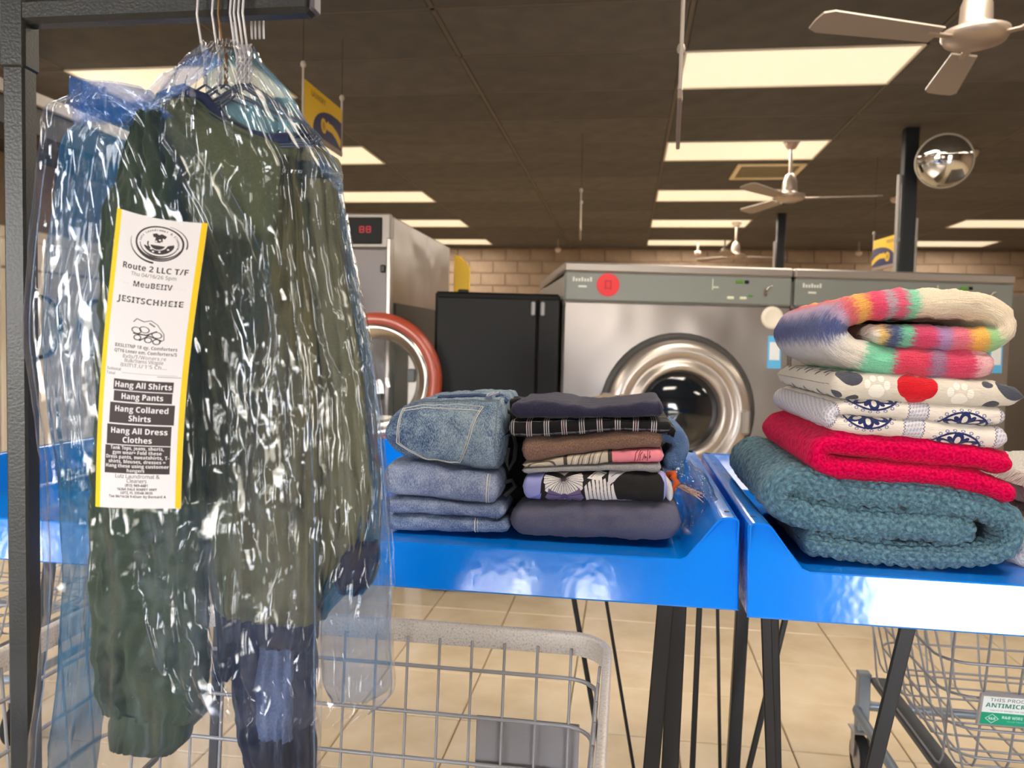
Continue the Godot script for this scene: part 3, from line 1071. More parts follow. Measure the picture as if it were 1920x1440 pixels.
func tables() -> void:
	var t1 := tray_table("blue gloss tray table holding the jeans pile and the shirt pile", -1.345, 0.1805, -1.218)
	legs(t1, [
		[Vector3(0.0735, 0.8199, -1.26), Vector3(0.0589, 0.5382, -1.26), .026, .006], [Vector3(0.0948, 0.8118, -1.29), Vector3(0.0906, 0.5251, -1.29), .028, .006],
		[Vector3(-0.1199, 0.6117, -1.95), Vector3(-0.0578, 0.3017, -1.95), .012, .012], [Vector3(-0.0361, 0.6196, -1.9), Vector3(0.0464, 0.1876, -1.9), .008, .008],
		[Vector3(0.1747, 0.6694, -1.75), Vector3(0.1718, 0.2824, -1.75), .012, .012],
		[Vector3(-1.045, 0.8087, -1.3), Vector3(-1.0722, 0.5946, -1.3), .026, .006], [Vector3(-1.05, .82, -1.95), Vector3(-1.08, 0, -1.95), .026, .026]])
	var cross := MB.new()
	cross.bar(Vector3(-1.02, 0.25, -1.28), Vector3(-1.06, 0.25, -1.95), 0.012, 0.012)
	part("brace", cross, M.black_metal, t1)
	var t2 := tray_table("blue gloss tray table holding the stack of plush blankets", 0.189, 1.715, -1.19)
	legs(t2, [[Vector3(0.2342, 0.6157, -1.93), Vector3(0.2556, 0.1928, -1.93), .008, .008],
		[Vector3(0.2972, 0.6137, -1.95), Vector3(0.2889, 0.1853, -1.95), .03, .03], [Vector3(0.2225, 0.8368, -1.24), Vector3(0.2416, 0.568, -1.24), .016, .006], [Vector3(0.2368, 0.8282, -1.27), Vector3(0.2524, 0.5528, -1.27), .022, .006],
		[Vector3(0.3768, 0.6676, -1.8), Vector3(0.3018, 0.2685, -1.8), .012, .012], [Vector3(0.4555, 0.8083, -1.3), Vector3(0.4103, 0.5527, -1.3), .024, .008], [Vector3(1.5, .82, -1.3), Vector3(1.56, 0, -1.3), .026, .026], [Vector3(1.5, .82, -1.95), Vector3(1.54, 0, -1.95), .026, .026]])


func corner_loop(x0: float, x1: float, z0: float, z1: float, y: float, r: float, sag := 0.0) -> Array:
	# a rounded rectangle seen from above, z0 the near side
	var o := []
	for c in [[x1 - r, z0 - r, 0.0], [x1 - r, z1 + r, 90.0], [x0 + r, z1 + r, 180.0], [x0 + r, z0 - r, 270.0]]:
		for k in 7:
			var a := deg_to_rad(90.0 - (c[2] + 15.0 * k)) 
			o.append(Vector3(c[0] + r * cos(a), y + sag, c[1] + r * sin(a)))
	return o


func wire_basket(o: Node3D, x0: float, x1: float, z0: float, z1: float, top: float, bottom: float, rings: Array, nx: int, nz: int, wire := 0.0028, inset := 0.05) -> void:
	# wires bend from the rim down the sides and across the floor of the basket
	for y in rings:
		var f: float = (top - y) / (top - bottom) * inset
		var b := MB.new()
		b.tube(corner_loop(x0 + f, x1 - f, z0 - f, z1 + f, y, 0.06), wire * 1.25, 8, false, true)
		part("ring_wire", b, M.wire, o)
	for k in nx:
		var x := lerpf(x0 + 0.05, x1 - 0.05, float(k) / (nx - 1))
		var b := MB.new()
		var xi := lerpf(x, (x0 + x1) / 2.0, inset * 0.6)
		b.tube([Vector3(x, top, z0), Vector3(xi, bottom + 0.03, z0 - inset * 0.95), Vector3(xi, bottom + 0.008, z0 - inset - 0.008), Vector3(xi, bottom, z0 - inset - 0.03), Vector3(xi, bottom, z1 + inset + 0.03), Vector3(xi, bottom + 0.008, z1 + inset + 0.008), Vector3(xi, bottom + 0.03, z1 + inset * 0.95), Vector3(x, top, z1)], wire, 6)
		part("wire", b, M.wire, o)
	for k in nz:
		var z := lerpf(z0 - 0.05, z1 + 0.05, float(k) / (nz - 1))
		var b := MB.new()
		b.tube([Vector3(x0, top, z), Vector3(x0 + inset * 0.95, bottom + 0.03, z), Vector3(x0 + inset + 0.008, bottom + 0.008, z), Vector3(x0 + inset + 0.03, bottom + 0.004, z), Vector3(x1 - inset - 0.03, bottom + 0.004, z), Vector3(x1 - inset - 0.008, bottom + 0.008, z), Vector3(x1 - inset * 0.95, bottom + 0.03, z), Vector3(x1, top, z)], wire, 6)
		part("wire", b, M.wire, o)


func caster(o: Node3D, at: Vector3, r: float) -> void:
	var w := MB.new()
	ring_at(w, Vector3(at.x - 0.014, r, at.z), Vector3.RIGHT, [Vector2(r * 0.7, 0.002), Vector2(r - 0.004, 0.0), Vector2(r, 0.005), Vector2(r, 0.023), Vector2(r - 0.004, 0.028), Vector2(r * 0.7, 0.026)], 32)
	var wh := part("wheel", w, M.rubber, o)
	w = MB.new()
	ring_at(w, Vector3(at.x - 0.013, r, at.z), Vector3.RIGHT, [Vector2(0.002, 0.03), Vector2(r * 0.3, 0.028), Vector2(r * 0.72, 0.024), Vector2(r * 0.72, 0.002), Vector2(r * 0.3, -0.002), Vector2(0.002, -0.004)], 28)
	part("hub", w, M.zinc, wh)
	w = MB.new()
	for s in [-1.0, 1.0]:
		w.bar(Vector3(at.x + s * 0.022, r, at.z), Vector3(at.x + s * 0.022, r * 2.0 + 0.016, at.z), 0.004, 0.03, Vector3.BACK)
	w.box(Vector3(at.x, r * 2.0 + 0.018, at.z), Vector3(0.06, 0.006, 0.06))
	part("fork", w, M.zinc, wh)


func wire_cart(called: String, label: String, at: Vector3) -> Node3D:
	# a grey wire laundry truck; origin under its near left corner
	var o := thing(called, label, "laundry cart", at, 0.0, "grey wire laundry carts")
	var W := 0.82
	var D := 0.66
	wire_basket(o, 0.0, W, 0.0, -D, 0.74, 0.3, [0.738, 0.655, 0.563, 0.483, 0.405, 0.335], 11, 9, 0.0026, 0.1)
	for s in [0.09, W - 0.09]:
		var b := MB.new()
		b.bar(Vector3(s, 0.288, -0.06), Vector3(s, 0.288, -D + 0.06), 0.05, 0.012)
		part("under_strip", b, mat(c8(84, 86, 90), 0.45, 0.3), o)
	var b := MB.new()
	b.tube(corner_loop(0.03, W - 0.03, -0.04, -D + 0.04, 0.2, 0.05), 0.013, 10, false, true)
	part("base_frame", b, mat(c8(128, 138, 148), 0.4, 0.3), o)
	for x in [0.05, W - 0.05]:
		for z in [-0.06, -D + 0.06]:
			b = MB.new()
			b.bar(Vector3(x, 0.14, z), Vector3(x, 0.3, z), 0.032, 0.032, Vector3.BACK)
			b.box(Vector3(x, 0.303, z), Vector3(0.036, 0.008, 0.036))
			part("leg", b, mat(c8(136, 144, 150), 0.4, 0.3), o)
			caster(o, Vector3(x, 0, z), 0.06)
	return o


func carts() -> void:
	# under the right-hand table
	var c := wire_cart("laundry_cart", "grey wire laundry cart with a green and white label under the blanket table", Vector3(0.645, 0, -1.72))
	var im := picture(384, 224, func(x, y): return c8(236, 240, 238) if y < 128 else c8(20, 160, 122))
	letters(im, "THIS PRODUCT IS", 192, 38, 34, c8(70, 90, 96), false, 310.0)
	letters(im, "ANTIMICROBIAL", 192, 86, 46, c8(20, 120, 104), true, 350.0)
	letters(im, "*HELPS TO INHIBIT THE GROWTH OF ODOR", 192, 116, 16, c8(120, 140, 136), false, 300.0)
	stroke(im, [Vector2(62, 140), Vector2(98, 176), Vector2(62, 212), Vector2(26, 176), Vector2(62, 140)], 4.0, c8(225, 245, 238))
	letters(im, "R&B", 62, 186, 26, c8(225, 245, 238), true, 40.0)
	letters(im, "R&B WIRE PRODUCTS", 240, 172, 30, c8(215, 240, 230), true, 250.0)
	letters(im, "YOUR TRUSTED SOURCE", 240, 198, 17, c8(180, 226, 208), false, 190.0)
	var b := MB.new()
	b.box(Vector3(0.196, 0.462, -0.054), Vector3(0.152, 0.08, 0.006), 0.003, Basis(Vector3.RIGHT, 0.2))
	var pl := part("label_plate", b, M.zinc, c)
	b = MB.new()
	var face := Basis(Vector3.RIGHT, 0.2)
	b.poly([Vector3(0.196, 0.462, -0.054) + face * Vector3(-0.069, -0.034, 0.0036), Vector3(0.196, 0.462, -0.054) + face * Vector3(0.069, -0.034, 0.0036), Vector3(0.196, 0.462, -0.054) + face * Vector3(0.069, 0.034, 0.0036), Vector3(0.196, 0.462, -0.054) + face * Vector3(-0.069, 0.034, 0.0036)], Vector3.BACK, [Vector2(0, 1), Vector2(1, 1), Vector2(1, 0), Vector2(0, 0)])
	var pm := mat(Color.WHITE, 0.3)
	pm.albedo_texture = tex(im)
	part("green_label", b, pm, pl)
	# a second one behind the rack at the left
	wire_cart("laundry_cart", "wire laundry cart behind the grey rack post at the left edge", Vector3(-2.52, 0, -1.98))
	# the cart in front, with the rack that the bags hang on
	var o := thing("rack_cart", "grey hanging rack on a wire cart with a worn zinc rim, carrying the bagged garments", "laundry cart")
	var z1 := -1.12
	var z0 := -0.52
	var x0 := -0.8
	var x1 := -0.02
	var y := 0.801
	# rim: an upright band with a narrow flange on top
	var loop := corner_loop(x0, x1, z0, z1, 0.0, 0.05)
	var rim := MB.new()
	var sec := [Vector2(0.0, y - 0.031), Vector2(0.0, y - 0.003), Vector2(-0.002, y), Vector2(-0.009, y + 0.001), Vector2(-0.012, y - 0.002), Vector2(-0.012, y - 0.006), Vector2(-0.004, y - 0.006), Vector2(-0.003, y - 0.031), Vector2(0.0, y - 0.031)]
	var mid := Vector3((x0 + x1) / 2.0, 0, (z0 + z1) / 2.0)
	rim.grid(loop.size(), sec.size() - 1, func(u, w):
		var p: Vector3 = loop[roundi(u * loop.size()) % loop.size()]
		var q: Vector2 = sec[roundi(w * (sec.size() - 1))]
		var k := roundi(u * loop.size()) % loop.size()
		var d: Vector3 = (loop[(k + 1) % loop.size()] - loop[(k - 1 + loop.size()) % loop.size()]).normalized()
		var outward := Vector3(d.z, 0, -d.x)
		if outward.dot(p - mid) < 0.0:
			outward = -outward
		return p - outward * q.x + Vector3(0, q.y, 0), true, null, true)
	part("rim", rim, M.worn_zinc, o)
	for k in 18:
		var x := -0.067 - 0.0485 * k
		if x < x0 + 0.02:
			break
		b = MB.new()
		b.tube([Vector3(x, y - 0.02, z1 + 0.004), Vector3(x - 0.002, 0.42, z1 + 0.03), Vector3(x, 0.4, z1 + 0.05), Vector3(x, 0.4, z0 - 0.05), Vector3(x, 0.42, z0 - 0.03), Vector3(x, y - 0.02, z0 - 0.004)], 0.0021, 8)
		part("wire", b, M.wire, o)
	for k in 10:
		var z := z1 + 0.06 + 0.0535 * k
		b = MB.new()
		b.tube([Vector3(x1 - 0.004, y - 0.02, z), Vector3(x1 - 0.03, 0.42, z), Vector3(x1 - 0.05, 0.405, z), Vector3(x0 + 0.05, 0.405, z), Vector3(x0 + 0.03, 0.42, z), Vector3(x0 + 0.004, y - 0.02, z)], 0.0021, 8)
		part("wire", b, M.wire, o)
	for k in 6:
		var yy := 0.7385 - 0.068 * k
		var f := (y - yy) * 0.07
		b = MB.new()
		b.tube(corner_loop(x0 + f + 0.003, x1 - f - 0.003, z0 - f - 0.003, z1 + f + 0.003, yy, 0.045), 0.003, 8, false, true)
		part("ring_wire", b, M.wire, o)
	b = MB.new()
	b.box(Vector3(-0.128, 0.61, z1 + 0.005), Vector3(0.152, 0.118, 0.003), 0.001, Basis(Vector3.RIGHT, -0.07))
	part("grey_plate", b, planar(relief(mat(c8(128, 124, 128), 0.6), noise_tex(noise(9, 0.2), 128), 0.02), 10.0), o)
	b = MB.new()
	b.tube(corner_loop(x0 + 0.05, x1 - 0.05, z0 - 0.05, z1 + 0.05, 0.2, 0.03), 0.012, 10, false, true)
	for x in [x0 + 0.06, x1 - 0.06]:
		for z in [z0 - 0.06, z1 + 0.06]:
			b.bar(Vector3(x, 0.13, z), Vector3(x, 0.41, z), 0.02, 0.02, Vector3.BACK)
	part("base_frame", b, M.zinc, o)
	for x in [x0 + 0.06, x1 - 0.06]:
		for z in [z0 - 0.06, z1 + 0.06]:
			caster(o, Vector3(x, 0, z), 0.055)
	# rack: post, joint and cross bar
	b = MB.new()
	b.box(Vector3(PX, 0.86, PZ), Vector3(0.024, 1.44, 0.024), 0.0025, Basis(Vector3.UP, 0.12))
	part("post", b, M.hammer, o)
	b = MB.new()
	b.box(Vector3(PX, 1.545, PZ), Vector3(0.0285, 0.085, 0.0285), 0.003, Basis(Vector3.UP, 0.12))
	part("joint", b, M.hammer, o)
	b = MB.new()
	b.box(Vector3((PX - 0.03 + BAR_END) / 2.0, BAR_Y, PZ), Vector3(BAR_END - PX + 0.03, 0.026, 0.024), 0.005)
	part("cross_bar", b, M.hammer, o)
	b = MB.new()
	b.box(Vector3(BAR_END + 0.001, BAR_Y, PZ), Vector3(0.006, 0.023, 0.021), 0.003)
	part("end_cap", b, mat(c8(88, 84, 96), 0.4), o)


const PX := -0.6636
const PZ := -0.785
const BAR_Y := 1.563
const BAR_END := -0.328


# ---- folded cloth: a thick strip that follows a path seen from the front and runs back in depth ----
class Strip:
	var pts := []
	var nrm := []
	var arcs := []
	var th := []
	var L := 0.0
	var z0 := 0.0
	var d := 0.3
	var rf := 0.02
	var re0 := 0.02
	var re1 := 0.02
	var amp := 0.002
	var freq := 25.0
	var seed3 := Vector3.ZERO
	var n: FastNoiseLite
	var back_drop := 0.0
	var fine := 0.0
	var square := 0.75
	var relief_f = null
	var rings := []

	func _init(path: Array, thick: Array, noise_: FastNoiseLite, steps := 64) -> void:
		n = noise_
		var m := path.size()
		var raw := []
		var rt := []
		for k in m - 1:
			for i in 8:
				var f := i / 8.0
				raw.append((path[k] as Vector2).cubic_interpolate(path[k + 1], path[maxi(k - 1, 0)], path[mini(k + 2, m - 1)], f))
				rt.append((k + f) / (m - 1))
		raw.append(path[m - 1])
		rt.append(1.0)
		var run := [0.0]
		for k in range(1, raw.size()):
			run.append(run[k - 1] + raw[k].distance_to(raw[k - 1]))
		L = run[-1]
		var j := 0
		for k in steps + 1:
			var s := L * k / steps
			while j < raw.size() - 2 and run[j + 1] < s:
				j += 1
			var f := clampf((s - run[j]) / maxf(1e-6, run[j + 1] - run[j]), 0, 1)
			pts.append(raw[j].lerp(raw[j + 1], f))
			arcs.append(s)
			var g := lerpf(rt[j], rt[j + 1], f) * (thick.size() - 1)
			var a := mini(int(g), thick.size() - 2)
			th.append(lerpf(thick[a], thick[a + 1], smoothstep(0, 1, g - a)))
		for k in steps + 1:
			var t: Vector2 = (pts[mini(k + 1, steps)] - pts[maxi(k - 1, 0)]).normalized()
			nrm.append(Vector2(-t.y, t.x))

	func place(s: float) -> Array:
		var g := clampf(s, 0, 1) * (pts.size() - 1)
		var k := mini(int(g), pts.size() - 2)
		return [pts[k].lerp(pts[k + 1], g - k), nrm[k].lerp(nrm[k + 1], g - k).normalized(), lerpf(th[k], th[k + 1], g - k)]

	# s along the path, w round the strip: 0 top back, 0.5 middle of the front lip, 1 bottom back
	func at(s: float, w: float) -> Vector3:
		var q := place(s)
		var t: float = q[2] / 2.0
		var l := s * L
		var e := 1.0
		var f := 1.0
		if l < re0:
			f = 1.0 - l / re0
			e = sqrt(maxf(0.0, 1.0 - f * f))
		elif L - l < re1:
			f = 1.0 - (L - l) / re1
			e = sqrt(maxf(0.0, 1.0 - f * f))
		var zz: float
		var nn: float
		var rb := minf(0.03, rf)
		if w < 0.36:
			zz = lerpf(-(d - rb), -rf, w / 0.36)
			nn = 1.0
		elif w < 0.64:
			var a := (0.5 - w) / 0.14 * PI / 2.0
			zz = -rf + rf * pow(absf(cos(a)), square)
			nn = signf(a) * pow(absf(sin(a)), square)
		elif w < 0.9:
			zz = lerpf(-rf, -(d - rb), (w - 0.64) / 0.26)
			nn = -1.0
		else:
			var a := (w - 0.9) / 0.1 * PI
			zz = -(d - rb) - rb * sin(a)
			nn = -cos(a)
		zz -= (1.0 - e) * rf * 0.6
		var p2: Vector2 = q[0] + q[1] * nn * t * maxf(e, 0.02)
		var p := Vector3(p2.x, p2.y - back_drop * smoothstep(0.0, d, -zz), z0 + zz)
		var o := p * freq + seed3
		var dn := n.get_noise_3d(o.x, o.y, o.z) * amp
		if fine > 0.0:
			o = p * freq * 4.0 + seed3
			dn += n.get_noise_3d(o.x, o.y, o.z) * fine
		if relief_f != null:
			dn += relief_f.call(l, vm(s, w)) * minf(1.0, e * 1.5)
		var out := Vector3(q[1].x * nn * absf(q[1].x), q[1].y * q[1].y, 0.0) * e
		if relief_f != null:
			out = Vector3(q[1].x * nn, q[1].y * nn, 0.0) * e
		if w > 0.36 and w < 0.64:
			var a := (0.5 - w) / 0.14 * PI / 2.0
			out = Vector3(q[1].x * sin(a), q[1].y * sin(a) if relief_f != null else q[1].y * q[1].y * absf(sin(a)), cos(a))
		return p + out * dn

	func vm(s: float, w: float) -> float:
		var t: float = place(s)[2] / 2.0
		var hl := PI / 2.0 * sqrt((rf * rf + t * t) / 2.0)
		if w < 0.36:
			return hl + (0.36 - w) / 0.36 * (d - rf)
		if w < 0.64:
			return (0.5 - w) / 0.14 * hl
		return -hl - (w - 0.64) / 0.36 * (d - rf)

	func uv(s: float, w: float) -> Vector2:
		return Vector2(s * L, -vm(s, w))

	func normal(s: float, w: float) -> Vector3:
		var a := at(s + 0.004, w) - at(s - 0.004, w)
		var b := at(s, w - 0.006) - at(s, w + 0.006)
		return a.cross(b).normalized()

	func on(s: float, w: float, lift: float) -> Vector3:
		return at(s, w) + normal(s, w) * lift

	func build(nu := 64, nw := 44) -> MB:
		var m := MB.new()
		# more rings where the lip is
		var ws := PackedFloat32Array()
		for k in nw + 1:
			var x := float(k) / nw
			if relief_f != null:
				ws.append(x * 0.64 if x < 0.5 else (0.32 + (x - 0.5) / 0.36 * 0.38 if x < 0.86 else 0.7 + (x - 0.86) / 0.14 * 0.3))
				continue
			ws.append(x * 1.5 if x < 0.2 else (0.3 + (x - 0.2) / 0.64 * 0.42 if x < 0.84 else 0.72 + (x - 0.84) / 0.16 * 0.28))
		var wk := func(v): return ws[roundi((1.0 - v) * nw)]
		m.grid(nu, nw, func(u, v): return at(u, wk.call(v)), false, func(u, v): return uv(u, wk.call(v)), false, true)
		return m

	# a sheet laid on the strip's front: corners in (s, w), following the surface
	func patch(corner: Array, lift: float, nu := 12, nv := 10) -> MB:
		var m := MB.new()
		var f := func(u, v, up: float) -> Vector3:
			var q: Vector2 = (corner[0] as Vector2).lerp(corner[1], u).lerp((corner[3] as Vector2).lerp(corner[2], u), v)
			return on(q.x, q.y, up)
		var uvf := func(u, v):
			var q: Vector2 = (corner[0] as Vector2).lerp(corner[1], u).lerp((corner[3] as Vector2).lerp(corner[2], u), v)
			return uv(q.x, q.y)
		m.grid(nu, nv, func(u, v): return f.call(u, v, lift), false, uvf)
		for e in 4:
			m.grid(nu, 1, func(u, v):
				var a: Vector2 = [Vector2(u, 0), Vector2(1, u), Vector2(1.0 - u, 1), Vector2(0, 1.0 - u)][e]
				return f.call(a.x, a.y, lerpf(-0.001, lift, v)))
		return m

	func seam(line: Array, r: float, lift: float, steps := 8) -> Array:
		var o := []
		for k in line.size() - 1:
			for i in steps:
				var q: Vector2 = (line[k] as Vector2).lerp(line[k + 1], float(i) / steps)
				o.append(on(q.x, q.y, lift))
		var e: Vector2 = line[-1]
		o.append(on(e.x, e.y, lift))
		return o


func level_strip(x0: float, x1: float, bottom: Array, top: Array, zf: float, d: float, rf: float, s: int) -> Strip:
	var path := []
	var th := []
	for k in 13:
		var f := k / 12.0
		var y := []
		for arr in [bottom, top]:
			var g: float = f * (arr.size() - 1)
			var a := mini(int(g), arr.size() - 2)
			y.append(cubic_interpolate(arr[a], arr[a + 1], arr[maxi(a - 1, 0)], arr[mini(a + 2, arr.size() - 1)], g - a))
		path.append(Vector2(lerpf(x0, x1, f), (y[0] + y[1]) / 2.0))
		th.append(y[1] - y[0] - 0.0008)
	var st := Strip.new(path, th, grain)
	for k in st.pts.size():
		st.pts[k] += Vector2(0, 0.0035)
	st.z0 = zf
	st.d = d
	st.rf = rf
	st.seed3 = Vector3(3.7, 1.3, 7.1) * float(s / 10)
	return st


func cloth(color: Color, s: int, spread := 0.12, tile := 0.4, bump := 0.04, freq := 0.22) -> StandardMaterial3D:
	var m := mat(Color.WHITE, 0.85, 0.0, 0.25)
	m.albedo_texture = noise_tex(noise(s, freq, FastNoiseLite.TYPE_SIMPLEX_SMOOTH, 4), 512, {0.0: color.darkened(spread), 0.5: color, 1.0: color.lightened(spread)})
	m.uv1_scale = Vector3.ONE / tile
	relief(m, m.albedo_texture, bump)
	m.rim_enabled = true
	m.rim = 0.2
	m.rim_tint = 0.6
	return m


func denim(light: Color, dark: Color, s: int, fade := 0.0) -> StandardMaterial3D:
	var a := noise(s, 0.9, FastNoiseLite.TYPE_SIMPLEX, 1)
	var b := noise(s + 1, 0.012, FastNoiseLite.TYPE_SIMPLEX_SMOOTH, 3)
	var im := picture(512, 512, func(x, y):
		var thread := a.get_noise_2d(x * 0.9, y * 0.12) * 0.6 + a.get_noise_2d(x * 0.25 + 900.0, y * 0.7) * 0.45
		var wash := b.get_noise_2d(x, y) * 0.7 + (0.35 * cos(TAU * (x - 256.0) / 512.0) * fade)
		return dark.lerp(light, clampf(0.5 + thread * 0.75 + wash * 0.6, 0, 1)))
	var m := mat(Color.WHITE, 0.85, 0.0, 0.25)
	m.albedo_texture = tex(im)
	m.uv1_scale = Vector3.ONE / 0.3
	relief(m, m.albedo_texture, 0.03)
	return m


func jeans_stack() -> void:
	var z := -1.302
	var rows := [
		["folded blue jeans with a light-stitched back pocket, topmost of the jeans pile", [1.0087, 1.0061, 0.9981, 0.9924], [1.0932, 1.1121, 1.1189, 1.1204], [-0.418, -0.2055], 0.062, denim(c8(162, 178, 190), c8(50, 70, 104), 21, 1.0)],
		["pale blue folded jeans directly under the pair with the back pocket", [0.9461, 0.9449, 0.9419, 0.9398], [1.0068, 1.0052, 0.9971, 0.9929], [-0.414, -0.2093], 0.03, denim(c8(166, 173, 192), c8(94, 106, 138), 23)],
		["greyish blue folded jeans, second from the bottom of the jeans pile", [0.9154, 0.917, 0.916, 0.9167], [0.9444, 0.944, 0.9409, 0.9414], [-0.4105, -0.1965], 0.022, denim(c8(152, 161, 182), c8(78, 92, 124), 25)],
		["folded blue jeans at the bottom of the jeans pile", [0.8836, 0.8872, 0.8901, 0.8914], [0.9136, 0.9161, 0.9151, 0.9161], [-0.4082, -0.1894], 0.022, denim(c8(154, 165, 188), c8(72, 90, 122), 27)]]
	var thread := mat(c8(206, 204, 196), 0.7)
	for k in 4:
		var r: Array = rows[k]
		var st := level_strip(r[3][0], r[3][1], r[1], r[2], z, 0.26, r[4], 5 + k)
		st.amp = 0.0035
		st.fine = 0.0008
		st.re0 = 0.05 if k == 0 else 0.02
		st.re1 = 0.014
		st.back_drop = -0.004
		var o := thing("folded_jeans", r[0], "jeans", Vector3.ZERO, 0.0, "folded jeans")
		part("body", st.build(72, 64), r[5], o)
		if k == 0:
			var q := [Vector2(0.19, 0.585), Vector2(0.62, 0.592), Vector2(0.8, 0.462), Vector2(0.2, 0.432)]
			var tip := Vector2(0.34, 0.606)
			# pocket: two joined patches, its lower edge coming to a blunt point
			var pk := part("pocket", st.patch([Vector2(0.135, 0.52), Vector2(0.36, 0.587), Vector2(0.83, 0.43), Vector2(0.2, 0.415)], 0.0016), r[5], o)
			var low := part("pocket_point", st.patch([Vector2(0.36, 0.587), Vector2(0.66, 0.577), Vector2(0.83, 0.43), Vector2(0.6, 0.44)], 0.0016), r[5], pk)
			var edge := [Vector2(0.2, 0.415), Vector2(0.135, 0.52), Vector2(0.36, 0.587), Vector2(0.66, 0.577), Vector2(0.83, 0.43)]
			for i in 2:
				var mb := MB.new()
				var line := []
				for v in edge:
					line.append(v.lerp(Vector2(0.47, 0.49), 0.05 * i))
				mb.tube(st.seam(line, 0.0007, 0.0022), 0.0009 if i == 0 else 0.0006, 5)
				mb.tube(st.seam([edge[0].lerp(Vector2(0.47, 0.49), 0.05 * i) + Vector2(0, 0.01 * i), edge[4].lerp(Vector2(0.47, 0.49), 0.05 * i) + Vector2(0, 0.012 * i)], 0.0007, 0.0022, 16), 0.0008, 5)
				part("stitching", mb, thread, pk)
			var mb := MB.new()
			mb.tube(st.seam([Vector2(0.18, 0.385), Vector2(0.5, 0.39), Vector2(0.97, 0.395)], 0.0006, 0.0008, 14), 0.0009, 5)
			mb.tube(st.seam([Vector2(0.18, 0.393), Vector2(0.5, 0.398), Vector2(0.97, 0.403)], 0.0006, 0.0008, 14), 0.0005, 5)
			mb.tube(st.seam([Vector2(0.945, 0.36), Vector2(0.95, 0.45), Vector2(0.955, 0.62)], 0.0006, 0.0008, 12), 0.0011, 5)
			part("seam", mb, mat(c8(120, 130, 140), 0.8), o)
			part("waistband", st.patch([Vector2(0.4, 0.345), Vector2(0.97, 0.36), Vector2(0.97, 0.29), Vector2(0.4, 0.29)], 0.003), denim(c8(70, 92, 128), c8(34, 48, 80), 29), o)
			var loop := part("belt_loop", st.patch([Vector2(0.83, 0.385), Vector2(0.885, 0.388), Vector2(0.9, 0.29), Vector2(0.85, 0.29)], 0.006), rows[1][5], o)
			mb = MB.new()
			for s in [0.838, 0.876]:
				mb.tube(st.seam([Vector2(s, 0.385), Vector2(s + 0.016, 0.295)], 0.0006, 0.0066, 8), 0.0006, 5)
			part("stitching", mb, thread, loop)
		else:
			var mb := MB.new()
			var sx: float = [0.0, 0.9, 0.93, 0.73][k]
			mb.tube(st.seam([Vector2(sx, 0.4), Vector2(sx + 0.006, 0.5), Vector2(sx, 0.61)], 0.0006, 0.0006), 0.0011, 5)
			mb.tube(st.seam([Vector2(sx + 0.02, 0.4), Vector2(sx + 0.026, 0.5), Vector2(sx + 0.02, 0.61)], 0.0006, 0.0006), 0.0006, 5)
			part("stitching", mb, thread if k != 2 else mat(c8(110, 124, 150), 0.8), o)


func print_mat(im: Image, L: float, H: float, rough := 0.8) -> StandardMaterial3D:
	var m := mat(Color.WHITE, rough, 0.0, 0.3)
	m.albedo_texture = tex(im)
	m.uv1_scale = Vector3(1.0 / L, 1.0 / H, 1)
	m.uv1_offset = Vector3(0, 0.5, 0)
	return m


func plaid() -> StandardMaterial3D:
	var im := picture(512, 256, func(x, y): return c8(24, 22, 26))
	for k in 9:
		var x := 12 + k * 56
		for s in [-7, 0, 7]:
			stroke(im, [Vector2(x + s, 0), Vector2(x + s, 255)], 2.6, c8(205, 170, 180) if k % 2 and s == 0 else c8(196, 192, 194))
	for y in [100, 150, 156, 210, 40]:
		stroke(im, [Vector2(0, y), Vector2(511, y - 14)], 1.8, c8(170, 166, 168))
	return print_mat(im, 0.27, 0.12)


func sketch_tee() -> StandardMaterial3D:
	# cream panel with grey pencil curves, a ruffled grey shape and a pink block with a dark scribble
	var im := picture(640, 96, func(x, y): return c8(196, 184, 166))
	stroke(im, arc(Vector2(90, 60), Vector2(62, 26), 180, 360), 9.0, c8(92, 88, 84))
	stroke(im, arc(Vector2(70, 66), Vector2(40, 16), 190, 330), 4.0, c8(150, 142, 130))
	fill(im, [Vector2(196, 0), Vector2(214, 0), Vector2(206, 96), Vector2(190, 96)], c8(82, 74, 68))
	for k in 9:
		var x := 216.0 + 16.0 * k
		stroke(im, [Vector2(x, 86), Vector2(x + 14, 50), Vector2(x + 34, 16)], 7.0, [c8(120, 112, 100), c8(222, 214, 196), c8(90, 84, 76)][k % 3], 2.0)
	fill(im, [Vector2(398, 0), Vector2(420, 0), Vector2(414, 96), Vector2(392, 96)], c8(70, 62, 58))
	fill(im, [Vector2(416, 8), Vector2(640, 8), Vector2(640, 84), Vector2(412, 84)], c8(232, 136, 150))
	for k in 7:
		stroke(im, [Vector2(512 + k * 12, 66 - k * 3), Vector2(520 + k * 10, 40 + (k * 13) % 22), Vector2(534 + k * 8, 22 + (k * 7) % 30)], 3.0, c8(110, 50, 60))
	return print_mat(im, 0.235, 0.06)


